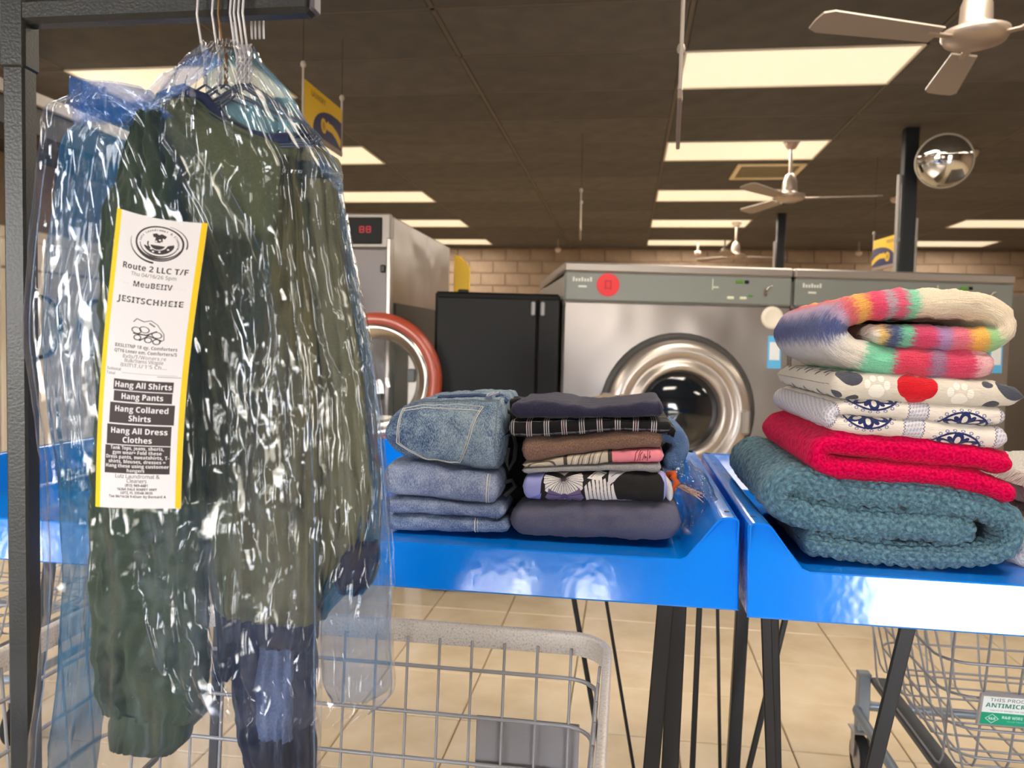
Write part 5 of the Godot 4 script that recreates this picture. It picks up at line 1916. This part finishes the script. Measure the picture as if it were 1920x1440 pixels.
func crease_map(s: int, size: int, layers: int) -> ImageTexture:
	# crumpled film: flat facets that meet in sharp creases at all angles, bent by slow noise
	var bend := noise(s, 0.012, FastNoiseLite.TYPE_SIMPLEX_SMOOTH, 2)
	var dirs := []
	var rng := RandomNumberGenerator.new()
	rng.seed = s
	for k in layers:
		# whole numbers of waves across the tile, so that it repeats without a seam
		var fine := 1.0 if k < layers / 2 else 2.2
		dirs.append([roundf(rng.randf_range(-5, 5) * fine), roundf(rng.randf_range(-2.4, 2.4) * fine), rng.randf(), rng.randf_range(0.5, 1.0) / fine])
	return tex(picture_f(size, size, func(x, y):
		var fx: float = x / float(size)
		var fy: float = y / float(size)
		var wx := bend.get_noise_2d(x, y) * 0.07 * sin(PI * fx) * sin(PI * fy) * 2.0
		var wy := bend.get_noise_2d(x + 700.0, y) * 0.07 * sin(PI * fx) * sin(PI * fy) * 2.0
		var h := 0.0
		var total := 0.0
		for d in dirs:
			var t := fposmod((fx + wx) * d[0] + (fy + wy) * d[1] + d[2], 1.0)
			h += absf(t - 0.5) * 2.0 * d[3]
			total += d[3]
		return h / total))


func picture_f(w: int, h: int, f: Callable) -> Image:
	var im := Image.create_empty(w, h, false, Image.FORMAT_RF)
	for y in h:
		for x in w:
			im.set_pixel(x, y, Color(f.call(x, y), 0, 0))
	return im


func film(alpha: float, col: Color, map: Texture2D, tile: float, cm: float, shine := 0.75) -> StandardMaterial3D:
	var m := mat(Color(col.r, col.g, col.b, alpha), 0.115, 0.0, shine)
	m.transparency = BaseMaterial3D.TRANSPARENCY_ALPHA
	m.cull_mode = BaseMaterial3D.CULL_DISABLED
	m.clearcoat_enabled = true
	m.clearcoat = 1.0 if shine > 0.5 else 0.2
	m.clearcoat_roughness = 0.08
	m.uv1_scale = Vector3(1.0 / tile, 0.6 / tile, 1)
	return relief(m, map, cm)


func garment(called: String, label: String, category: String, h: Hang, m: Material, na := 72, nb := 90) -> Node3D:
	var o := thing(called, label, category, Vector3.ZERO, 0.0, "bagged garments")
	part("body", h.build(na, nb), m, o)
	return o


func hanger(label: String, px: Vector3, tip_back: float, m: Material, turn: float, lower: float) -> void:
	# px: where the neck meets the bag; the hook goes over the bar and its tip hangs behind
	var o := thing("wire_hanger", label, "hanger", Vector3.ZERO, 0.0, "wire hangers on the rack bar")
	var b := MB.new()
	var x := px.x
	var pts := [px, px + Vector3(-0.0005, 0.012, 0.006), Vector3(x - 0.001, BAR_Y - 0.016, PZ + 0.0215)]
	for k in 11:
		var a := deg_to_rad(-10.0 + 20.0 * k)
		pts.append(Vector3(x, BAR_Y + 0.008 + 0.022 * sin(a), PZ + 0.021 * cos(a)))
	pts.append(Vector3(x + 0.001, BAR_Y - 0.022 - tip_back, PZ - 0.0215))
	b.tube(pts, 0.0012, 8)
	part("hook", b, m, o)
	b = MB.new()
	for s in 2:
		var tw := []
		for k in 22:
			var a := k * 0.9 + PI * s
			tw.append(px + Vector3(cos(a) * 0.0014, 0.016 - k * 0.0019, sin(a) * 0.0014))
		b.tube(tw, 0.0011, 6)
	part("twist", b, m, o)
	var d := Vector3(cos(turn), 0, sin(turn))
	var c := px + Vector3(0, -0.024, 0)
	b = MB.new()
	var w := 0.075
	b.tube([c, c + d * w * 0.25 + Vector3(0, -0.012, 0), c + d * w + Vector3(0, -lower, 0), c + d * (w + 0.008) + Vector3(0, -lower - 0.008, 0), c + d * w + Vector3(0, -lower - 0.014, 0), c - d * w + Vector3(0, -lower - 0.014, 0), c - d * (w + 0.008) + Vector3(0, -lower - 0.008, 0), c - d * w + Vector3(0, -lower, 0), c - d * w * 0.25 + Vector3(0, -0.012, 0), c], 0.0012, 6)
	part("shoulder_wire", b, M.coated_wire, o)


func garment_bag() -> void:
	var olive := cloth(c8(86, 90, 64), 101, 0.07, 0.3, 0.015)
	var olive2 := cloth(c8(104, 102, 80), 102, 0.07, 0.3, 0.015)
	var green := cloth(c8(58, 68, 48), 103, 0.07, 0.3, 0.015)
	var navy := cloth(c8(42, 46, 74), 104, 0.07, 0.3, 0.015)
	var ink := cloth(c8(38, 38, 54), 105, 0.07, 0.3, 0.015)
	# hangers
	var white := mat(c8(206, 204, 210), 0.35, 0.2)
	var brown := mat(c8(122, 90, 48), 0.4, 0.5)
	var necks := [-0.4431, -0.4266, -0.4201, -0.4071, -0.403, -0.3983, -0.3937]
	for k in 7:
		hanger(["white wire hanger at the left end of the hanger hooks", "second white wire hanger, left of the brown one", "brown twisted wire hanger among the white ones", "white wire hanger just right of the brown one", "third white hanger from the right in the tight cluster", "second white hanger from the right in the tight cluster", "rightmost white wire hanger above the bag"][k], Vector3(necks[k], 1.505, -0.778), 0.004, brown if k == 2 else white, -0.12 + 0.04 * k, 0.034 + 0.003 * k)
	# front long-sleeved shirt: body, collar, hanging sleeve with cuff
	var body := Hang.new([[1.4745, -0.4711, -0.4669], [1.4657, -0.4985, -0.4452], [1.453, -0.5133, -0.4259], [1.4361, -0.5195, -0.3914], [1.4191, -0.5183, -0.3478], [1.3941, -0.5109, -0.3394], [1.3496, -0.5048, -0.3309], [1.2827, -0.4801, -0.3209], [1.1817, -0.4541, -0.3152], [1.068, -0.4465, -0.3116], [0.9759, -0.4425, -0.3118], [0.9411, -0.4374, -0.3138], [0.926, -0.4337, -0.3172], [0.9186, -0.4238, -0.3386]], -0.79, 0.022, grain, 1.0)
	body.folds = 0.006
	body.count = 7.0
	body.crumple = 0.004
	var o := garment("bagged_shirt", "dark olive long-sleeved crew neck shirt in the front of the blue bag", "shirt", body, olive, 84, 120)
	var col := MB.new()
	col.tube([Vector3(-0.4941, 1.4674, -0.778), Vector3(-0.4808, 1.4726, -0.778), Vector3(-0.4669, 1.4767, -0.778), Vector3(-0.4567, 1.471, -0.778), Vector3(-0.443, 1.4663, -0.778), Vector3(-0.4328, 1.4519, -0.778), Vector3(-0.4162, 1.4385, -0.778), Vector3(-0.3973, 1.4295, -0.778), Vector3(-0.375, 1.4237, -0.778), Vector3(-0.3488, 1.4244, -0.778)], 0.0065, 10)
	part("collar", col, navy, o)
	var sleeve := Hang.new([[1.4505, -0.5086, -0.4858], [1.4287, -0.5183, -0.4823], [1.4013, -0.5244, -0.468], [1.3519, -0.5429, -0.462], [1.291, -0.5493, -0.4452], [1.2241, -0.5534, -0.4427], [1.1453, -0.5562, -0.4401], [1.0656, -0.5629, -0.4351], [1.0313, -0.5643, -0.4326], [0.9505, -0.566, -0.4324], [0.8691, -0.5614, -0.4321], [0.8252, -0.5565, -0.4332], [0.8117, -0.549, -0.4405]], -0.765, 0.018, grain, 2.0)
	sleeve.folds = 0.006
	sleeve.count = 4.0
	sleeve.crumple = 0.007
	part("sleeve", sleeve.build(64, 110), green, o)
	var cuff := Hang.new([[0.8152, -0.5363, -0.454], [0.8044, -0.5414, -0.4515], [0.7865, -0.5427, -0.454], [0.773, -0.5402, -0.4675]], -0.765, 0.019, grain, 3.0)
	cuff.folds = 0.002
	cuff.count = 26.0
	cuff.crumple = 0.001
	part("cuff", cuff.build(90, 10), green, o)
	# navy tee behind it: sleeve at the left, yoke at the right
	var tee := Hang.new([[1.4772, -0.3829, -0.3752], [1.4609, -0.3768, -0.3584], [1.4357, -0.3677, -0.3404], [1.4077, -0.3579, -0.3201], [1.3408, -0.3549, -0.3087], [1.2396, -0.348, -0.3028]], -0.815, 0.014, grain, 4.0)
	o = garment("bagged_tee", "navy tee whose yoke shows at the right of the neckline in the bag", "shirt", tee, navy, 60, 60)
	var tsl := Hang.new([[1.4661, -0.5149, -0.5014], [1.4439, -0.5247, -0.4954], [1.405, -0.5335, -0.4954], [1.3489, -0.5523, -0.4979], [1.3035, -0.56, -0.5139], [1.2349, -0.5654, -0.519], [1.1541, -0.5671, -0.5267]], -0.795, 0.012, grain, 5.0)
	tsl.crumple = 0.004
	part("sleeve", tsl.build(48, 60), navy, o)
	# second shirt, greyer olive, at the right with dark cuffs
	var right := Hang.new([[1.4199, -0.3521, -0.3237], [1.4076, -0.3567, -0.306], [1.352, -0.3515, -0.3018], [1.2848, -0.3449, -0.2881], [1.2117, -0.3394, -0.2708], [1.1267, -0.3325, -0.2614], [1.0409, -0.328, -0.2543], [0.9887, -0.3263, -0.2582], [0.9681, -0.3273, -0.2674], [0.9407, -0.3282, -0.2969], [0.9166, -0.3292, -0.3147]], -0.8, 0.02, grain, 6.0)
	right.folds = 0.006
	right.count = 6.0
	right.crumple = 0.003
	o = garment("bagged_shirt", "greyish olive shirt at the right side of the blue bag", "shirt", right, olive2, 72, 100)
	part("waistband", right.front(0.34, 0.66, 0.93, 0.965, 0.003, 24, 4), cloth(c8(70, 76, 72), 106), o)
	var rc := Hang.new([[1.0102, -0.2775, -0.2518], [0.9869, -0.2937, -0.2503], [0.9665, -0.2993, -0.2558], [0.952, -0.2932, -0.2673]], -0.785, 0.014, grain, 7.0)
	part("cuff", rc.build(40, 14), ink, o)
	# long panels of a third garment between them
	var mid := Hang.new([[1.4055, -0.357, -0.3441], [1.3393, -0.3623, -0.3329], [1.2388, -0.3794, -0.3201], [1.1256, -0.3919, -0.3154], [1.0103, -0.4071, -0.3141], [0.952, -0.4142, -0.3147], [0.9228, -0.4141, -0.3144], [0.8955, -0.4139, -0.3225]], -0.775, 0.012, grain, 8.0)
	mid.folds = 0.007
	mid.count = 5.0
	o = garment("bagged_blouse", "olive pleated garment hanging down the middle of the bag", "blouse", mid, cloth(c8(94, 90, 62), 107, 0.07, 0.3, 0.015), 64, 100)
	part("hem", mid.front(0.27, 0.73, 0.0, 0.05, 0.002, 30, 4), ink, o)
	# navy trousers below
	var legs := Hang.new([[0.9368, -0.4132, -0.3234], [0.9128, -0.4168, -0.3268], [0.8889, -0.4192, -0.329], [0.8289, -0.4239, -0.3296], [0.7809, -0.4187, -0.3303], [0.7451, -0.4109, -0.3287], [0.6723, -0.4042, -0.3317]], -0.81, 0.016, grain, 9.0)
	legs.folds = 0.007
	legs.count = 4.0
	legs.crumple = 0.005
	o = garment("bagged_trousers", "dark navy trousers hanging lowest in the bag", "trousers", legs, ink, 64, 70)
	part("patch", legs.front(0.47, 0.6, 0.42, 0.8, 0.007, 16, 40), cloth(c8(86, 98, 132), 108), o)
	var back := Hang.new([[0.9443, -0.4572, -0.407], [0.8964, -0.452, -0.4117], [0.8663, -0.4494, -0.4141], [0.8415, -0.4531, -0.4265], [0.8277, -0.4518, -0.4379]], -0.82, 0.01, grain, 10.0)
	garment("bagged_blouse", "small dark navy gathered garment beside the sleeve cuff low in the bag", "blouse", back, ink, 40, 30)
	# the bags
	var map := crease_map(7, 768, 13)
	var blue := c8(30, 124, 196)
	var f1 := film(0.03, blue, map, 0.5, 1.25)
	var f2 := film(0.035, blue, map, 0.6, 0.8, 0.6)
	var bag1 := Hang.new([[1.5197, -0.4449, -0.3923], [1.511, -0.4484, -0.3882], [1.5014, -0.4652, -0.3846], [1.4862, -0.482, -0.3682], [1.4589, -0.5039, -0.346], [1.426, -0.5186, -0.3226], [1.3918, -0.5261, -0.2982], [1.3819, -0.5267, -0.2981], [1.3488, -0.5287, -0.292], [1.2822, -0.5314, -0.2786], [1.2096, -0.5328, -0.2629], [1.1421, -0.533, -0.2517], [1.0399, -0.532, -0.2422], [0.9885, -0.5271, -0.2368], [0.9252, -0.5196, -0.2365], [0.8736, -0.502, -0.2351], [0.8452, -0.483, -0.2358], [0.8266, -0.4579, -0.2588]], -0.785, 0.052, grain, 12.0)
	bag1.folds = 0.009
	bag1.count = 10.0
	bag1.crumple = 0.0016
	bag1.pinch = 0.45
	o = thing("garment_bag", "crumpled clear blue plastic bag over the right and middle garments, ending lower right", "garment bag", Vector3.ZERO, 0.0, "blue plastic garment bags")
	part("film", bag1.build(180, 220), f1, o)
	var side := MB.new()
	var seam_pts := []
	for i in 60:
		seam_pts.append(bag1.at(0.745, 1.0 - i / 59.0) + Vector3(0.0008, 0, 0))
	side.tube(seam_pts, 0.0009, 6)
	var fold := Hang.new([[1.3822, -0.3035, -0.2966], [1.2948, -0.2921, -0.2829], [1.1849, -0.278, -0.2607], [1.074, -0.2638, -0.2453], [0.9946, -0.286, -0.2395], [0.9596, -0.3115, -0.239], [0.9022, -0.3145, -0.2381], [0.8504, -0.3115, -0.2385], [0.8348, -0.3018, -0.2605]], -0.79, 0.012, grain, 17.0)
	fold.crumple = 0.0016
	part("inner_fold", fold.sheet_front(30, 120), film(0.42, c8(16, 102, 150), map, 0.5, 0.6, 0.4), o)
	var seal := film(0.35, c8(120, 170, 220), map, 0.5, 0.2)
	part("side_seam", side, seal, o)
	var neck := Hang.new([[1.5186, -0.4437, -0.3935], [1.5099, -0.446, -0.3894], [1.4968, -0.4496, -0.3764], [1.4803, -0.4519, -0.36], [1.4583, -0.4447, -0.3483], [1.4364, -0.4232, -0.3492], [1.4242, -0.3935, -0.3584]], -0.80, 0.016, grain, 13.0)
	neck.folds = 0.004
	neck.crumple = 0.001
	part("neck_gather", neck.sheet_front(50, 50), film(0.58, c8(120, 178, 196), map, 0.3, 0.3), o)
	var tag_tip := MB.new()
	tag_tip.grid(8, 8, func(u, v): return Vector3(-0.3138, 1.4086, -0.77) .lerp(Vector3(-0.2909, 1.3812, -0.77), u) + Vector3(-0.004 * v, -0.012 * v, 0.004 * sin(u * 9.0 + v * 6.0)))
	part("torn_tip", tag_tip, film(0.3, blue, map, 0.2, 0.3), o)
	var bag2 := Hang.new([[1.4604, -0.5805, -0.489], [1.4516, -0.6092, -0.471], [1.4028, -0.6185, -0.4294], [1.3361, -0.6279, -0.388], [1.2355, -0.6385, -0.3466], [1.1682, -0.634, -0.3257], [1.0947, -0.6225, -0.3175], [1.0377, -0.6179, -0.3146], [0.9513, -0.616, -0.3131], [0.8636, -0.622, -0.3122], [0.7508, -0.6362, -0.3111], [0.6548, -0.6411, -0.3096]], -0.772, 0.055, grain, 14.0)
	bag2.folds = 0.005
	bag2.count = 6.0
	bag2.crumple = 0.0014
	bag2.pinch = 0.25
	o = thing("garment_bag", "longer clear blue plastic bag reaching below the picture, left of the other", "garment bag", Vector3.ZERO, 0.0, "blue plastic garment bags")
	part("film", bag2.build(170, 220), f2, o)
	for sd in 2:
		side = MB.new()
		seam_pts = []
		for i in 70:
			seam_pts.append(bag2.at(0.745 if sd == 0 else 0.255, 0.93 - 0.93 * i / 69.0))
		side.tube(seam_pts, 0.0008, 6)
		part("side_seam", side, seal, o)
	var flap := MB.new()
	var fq := [Vector3(-0.5883, 1.4897, -0.765), Vector3(-0.5086, 1.4779, -0.765), Vector3(-0.468, 1.4434, -0.765), Vector3(-0.5843, 1.44, -0.765)]
	flap.grid(14, 10, func(u, v): return (fq[3] as Vector3).lerp(fq[2], u).lerp((fq[0] as Vector3).lerp(fq[1], u), v) + Vector3(0, 0, 0.004 * sin(u * 7.0 + v * 3.0)))
	flap.grid(14, 10, func(u, v): return (fq[3] as Vector3).lerp(fq[2], u).lerp((fq[0] as Vector3).lerp(fq[1], u), v) + Vector3(0.002, 0, -0.012 + 0.004 * sin(u * 6.0 + v * 5.0)))
	part("folded_corner", flap, film(0.45, c8(20, 116, 214), map, 0.4, 0.4), o)
	var gus := [Hang.new([[1.4597, -0.5818, -0.4982], [1.4322, -0.6134, -0.5031], [1.3875, -0.6214, -0.5154], [1.3368, -0.6295, -0.5229], [1.2798, -0.6364, -0.5317], [1.2107, -0.6396, -0.5544], [1.1412, -0.6338, -0.5572], [1.0595, -0.6203, -0.5601], [1.0478, -0.6198, -0.5601]], -0.79, 0.014, grain, 16.0), Hang.new([[1.0712, -0.6209, -0.56], [1.0006, -0.6195, -0.5591], [0.9413, -0.6174, -0.5581], [0.8207, -0.625, -0.5651], [0.7343, -0.6376, -0.5759], [0.635, -0.6426, -0.583]], -0.79, 0.014, grain, 18.0)]
	for i in 2:
		gus[i].crumple = 0.0018
		gus[i].folds = 0.004
		part("inner_gusset", gus[i].sheet_front(40, 110), film([0.55, 0.7][i], [c8(26, 102, 148), c8(10, 94, 130)][i], map, 0.6, 0.25, 0.3), o)
	var cape := MB.new()
	var cq := [Vector3(-0.4886, 1.449, -0.735), Vector3(-0.4668, 1.4777, -0.735), Vector3(-0.4186, 1.5031, -0.735), Vector3(-0.399, 1.4872, -0.735), Vector3(-0.4371, 1.4604, -0.735), Vector3(-0.4812, 1.4405, -0.735)]
	cape.grid(16, 8, func(u, v):
		var lo := (cq[5] as Vector3).lerp(cq[4], minf(1.0, u * 2.0)).lerp(cq[3], maxf(0.0, u * 2.0 - 1.0))
		var hi := (cq[0] as Vector3).lerp(cq[1], minf(1.0, u * 2.0)).lerp(cq[2], maxf(0.0, u * 2.0 - 1.0))
		return lo.lerp(hi, v) + Vector3(0, 0, 0.004 * sin(v * 8.0 + u * 3.0)))
	part("shoulder_fold", cape, film(0.4, c8(30, 120, 214), map, 0.4, 0.4), o)
	ticket()


func ticket() -> void:
	var W := 560
	var H := 2000
	var im := Image.create_empty(W, H, false, Image.FORMAT_RGB8)
	im.fill(c8(226, 222, 224))
	var k := c8(52, 44, 46)
	im.fill_rect(Rect2i(0, 0, 34, H), c8(228, 204, 10))
	im.fill_rect(Rect2i(W - 34, 0, 34, H), c8(236, 196, 20))
	# round emblem
	var c := Vector2(292, 172)
	ellipse(im, c + Vector2(2, 0), Vector2(150, 122), 0.0, k, 0.93)
	ellipse(im, c + Vector2(0, 4), Vector2(150, 122), 0.0, c8(226, 222, 224), 0.0)
	ellipse(im, c + Vector2(2, 0), Vector2(150, 122), 0.0, k, 0.92)
	for q in [[140.0, 104.0, 20.0, 200.0, 3.0, 17.0], [118.0, 90.0, 10.0, 175.0, 4.0, 12.0]]:
		stroke(im, arc(c, Vector2(q[0], q[1]), q[2], q[2] + 90.0), q[4], k, q[5])
		stroke(im, arc(c, Vector2(q[0], q[1]), q[2] + 90.0, q[3]), q[5], k, q[4])
	stroke(im, arc(c + Vector2(-10, 4), Vector2(168, 132), 95, 190, 40), 14.0, k, 2.0)
	stroke(im, arc(c + Vector2(14, -4), Vector2(156, 126), -75, 10, 30), 2.0, k, 9.0)
	fill(im, [c + Vector2(-84, 22)] + arc(c, Vector2(96, 74), 165, 10, 20) + [c + Vector2(92, -2), c + Vector2(60, 6), c + Vector2(30, 26), c + Vector2(-10, 34), c + Vector2(-50, 30)], k)
	ellipse(im, c + Vector2(-8, 10), Vector2(60, 44), 0.0, c8(226, 222, 224))
	stroke(im, arc(c + Vector2(-6, 4), Vector2(62, 46), 15, 190, 30), 5.0, k, 9.0)
	fill(im, arc(c + Vector2(-6, 6), Vector2(46, 36), 10, 170, 16), k)
	# little shirt
	fill(im, [c + Vector2(-44, -62), c + Vector2(-20, -70), c + Vector2(-4, -60), c + Vector2(12, -70), c + Vector2(44, -56), c + Vector2(34, -36), c + Vector2(20, -40), c + Vector2(22, -8), c + Vector2(-26, -6), c + Vector2(-24, -42), c + Vector2(-38, -42)], k)
	for q in [Vector2(-18, -14), Vector2(4, -26), Vector2(16, -10), Vector2(-34, 2), Vector2(-6, 0), Vector2(28, 8), Vector2(-44, 40), Vector2(10, 56), Vector2(-30, 58), Vector2(60, 34)]:
		ellipse(im, c + q, Vector2(7, 6), 0.0, c8(226, 222, 224))
	var ring_text := "Lutz Laundromat & Cleaners"
	for i in ring_text.length():
		var a := deg_to_rad(lerpf(-172.0, 12.0, i / float(ring_text.length() - 1)))
		letters(im, ring_text[i], c.x + cos(a) * 112.0, c.y + sin(a) * 90.0 + 3.0, 20, k, true, 0.0, a + PI / 2.0)
	letters(im, "Route 2 LLC T/F", 284, 374, 56, k, true, 416.0)
	letters(im, "Thu 04/16/26 5pm", 284, 414, 34, c8(90, 82, 84), false, 284.0)
	letters(im, "MeuBEIIV", 284, 486, 52, k, true, 250.0)
	letters(im, "JESITSCHHEIE", 280, 598, 56, k, true, 416.0)
	for y in [466, 474, 574, 582]:
		for x in range(70, 490):
			if soft.get_noise_2d(x * 0.08, y * 0.3) > 0.12:
				im.fill_rect(Rect2i(x, y, 1, 4), c8(210, 206, 208))
	# car sketch
	stroke(im, [Vector2(196, 722), Vector2(214, 700), Vector2(262, 716), Vector2(306, 704), Vector2(346, 728), Vector2(392, 790)], 6.0, k, 4.0)
	stroke(im, [Vector2(392, 790), Vector2(396, 830), Vector2(370, 846)], 5.0, k)
	for q in [Vector2(220, 778), Vector2(270, 770), Vector2(350, 800)]:
		ellipse(im, q, Vector2(34, 22), 0.2, k, 0.78)
	for q in [Vector2(230, 826), Vector2(300, 838), Vector2(352, 846)]:
		ellipse(im, q, Vector2(26, 20), 0.0, k, 0.7)
	stroke(im, [Vector2(204, 800), Vector2(286, 806), Vector2(346, 776)], 9.0, k)
	stroke(im, [Vector2(246, 846), Vector2(300, 808), Vector2(380, 836)], 8.0, k)
	stroke(im, [Vector2(300, 724), Vector2(330, 742)], 10.0, c8(120, 112, 114))
	# smeared lines
	var rows := [[903, 400.0, "BXSLSTNP 18 qy. Comforters"], [938, 400.0, "QTY6 Lnner em. Comforters/S"], [972, 280.0, "Bxlls/T/Woners re"], [1000, 250.0, "Bulk/Items Vitqple"], [1032, 300.0, "BXlT\\T.U'1'5 Ch..."]]
	for q in rows:
		letters(im, q[2], 284, q[0], 32, c8(96, 88, 90), q[0] < 950, q[1])
	letters(im, "Subtotal", 42, 1062, 26, k, false, 100.0, 0.0, true)
	letters(im, "Total", 42, 1092, 26, k, false, 62.0, 0.0, true)
	im.fill_rect(Rect2i(150, 1072, 350, 2), c8(130, 124, 126))
	for x in range(380, 520, 9):
		im.fill_rect(Rect2i(x, 1082, 6, 5), c8(110, 104, 106))
	var paper := c8(232, 228, 230)
	for q in [[100, 482, 1117, 1190], [106, 480, 1196, 1267], [84, 500, 1276, 1415], [72, 488, 1424, 1560], [64, 488, 1566, 1758]]:
		im.fill_rect(Rect2i(q[0], q[2], q[1] - q[0], q[3] - q[2]), c8(58, 48, 48))
	letters(im, "Hang All Shirts", 290, 1172, 54, paper, true, 368.0)
	letters(im, "Hang Pants", 292, 1250, 54, paper, true, 272.0)
	letters(im, "Hang Collared", 292, 1336, 54, paper, true, 350.0)
	letters(im, "Shirts", 288, 1398, 54, paper, true, 146.0)
	letters(im, "Hang All Dress", 282, 1484, 54, paper, true, 372.0)
	letters(im, "Clothes", 278, 1546, 54, paper, true, 194.0)
	var small := ["Tank Tops, jeans, shorts,", "gym wear= Fold these", "Dress pants, sweatshirts, T-", "shirts, blouses, dresses =", "Hang these using customer", "hangers"]
	for i in 6:
		letters(im, small[i], 276, 1594 + i * 31, 33, paper, true, [350.0, 320.0, 412.0, 372.0, 412.0, 118.0][i])
	letters(im, "Lutz Laundromat &", 284, 1790, 36, k, false, 290.0)
	letters(im, "Cleaners", 284, 1822, 36, k, false, 132.0)
	letters(im, "(813) 949-4481", 284, 1850, 26, k, true, 150.0)
	letters(im, "1626A DALE MABRY HWY", 284, 1876, 25, k, true, 260.0)
	letters(im, "LUTZ, FL 33548-3035", 284, 1901, 25, k, true, 210.0)
	letters(im, "Tue 04/14/26 9:43am by Bernard A", 284, 1927, 25, k, true, 370.0)
	var o := thing("laundry_ticket", "long white printed laundry ticket with yellow edges stuck on the blue bag", "ticket")
	var m := mat(Color.WHITE, 0.55, 0.0, 0.4)
	m.albedo_texture = tex(im)
	var q := [Vector3(-0.4901, 1.3413, -0.7), Vector3(-0.4042, 1.3286, -0.7), Vector3(-0.4224, 1.0528, -0.7), Vector3(-0.5118, 1.0501, -0.7)]
	var shape := func(u, v):
		var p: Vector3 = (q[3] as Vector3).lerp(q[2], u).lerp((q[0] as Vector3).lerp(q[1], u), v)
		return p + Vector3(0, 0.004 * sin(u * PI) * v * v * -1.0, 0.006 * sin(u * 2.6 + 0.4) + 0.005 * sin(v * 4.0) - 0.012 * v * v * u)
	var b := MB.new()
	b.grid(20, 60, shape)
	part("print_face", b, m, o)
	b = MB.new()
	b.grid(20, 60, func(u, v): return shape.call(u, v) - Vector3(0, 0, 0.0004), true)
	part("paper_back", b, mat(c8(224, 220, 218), 0.7), o)
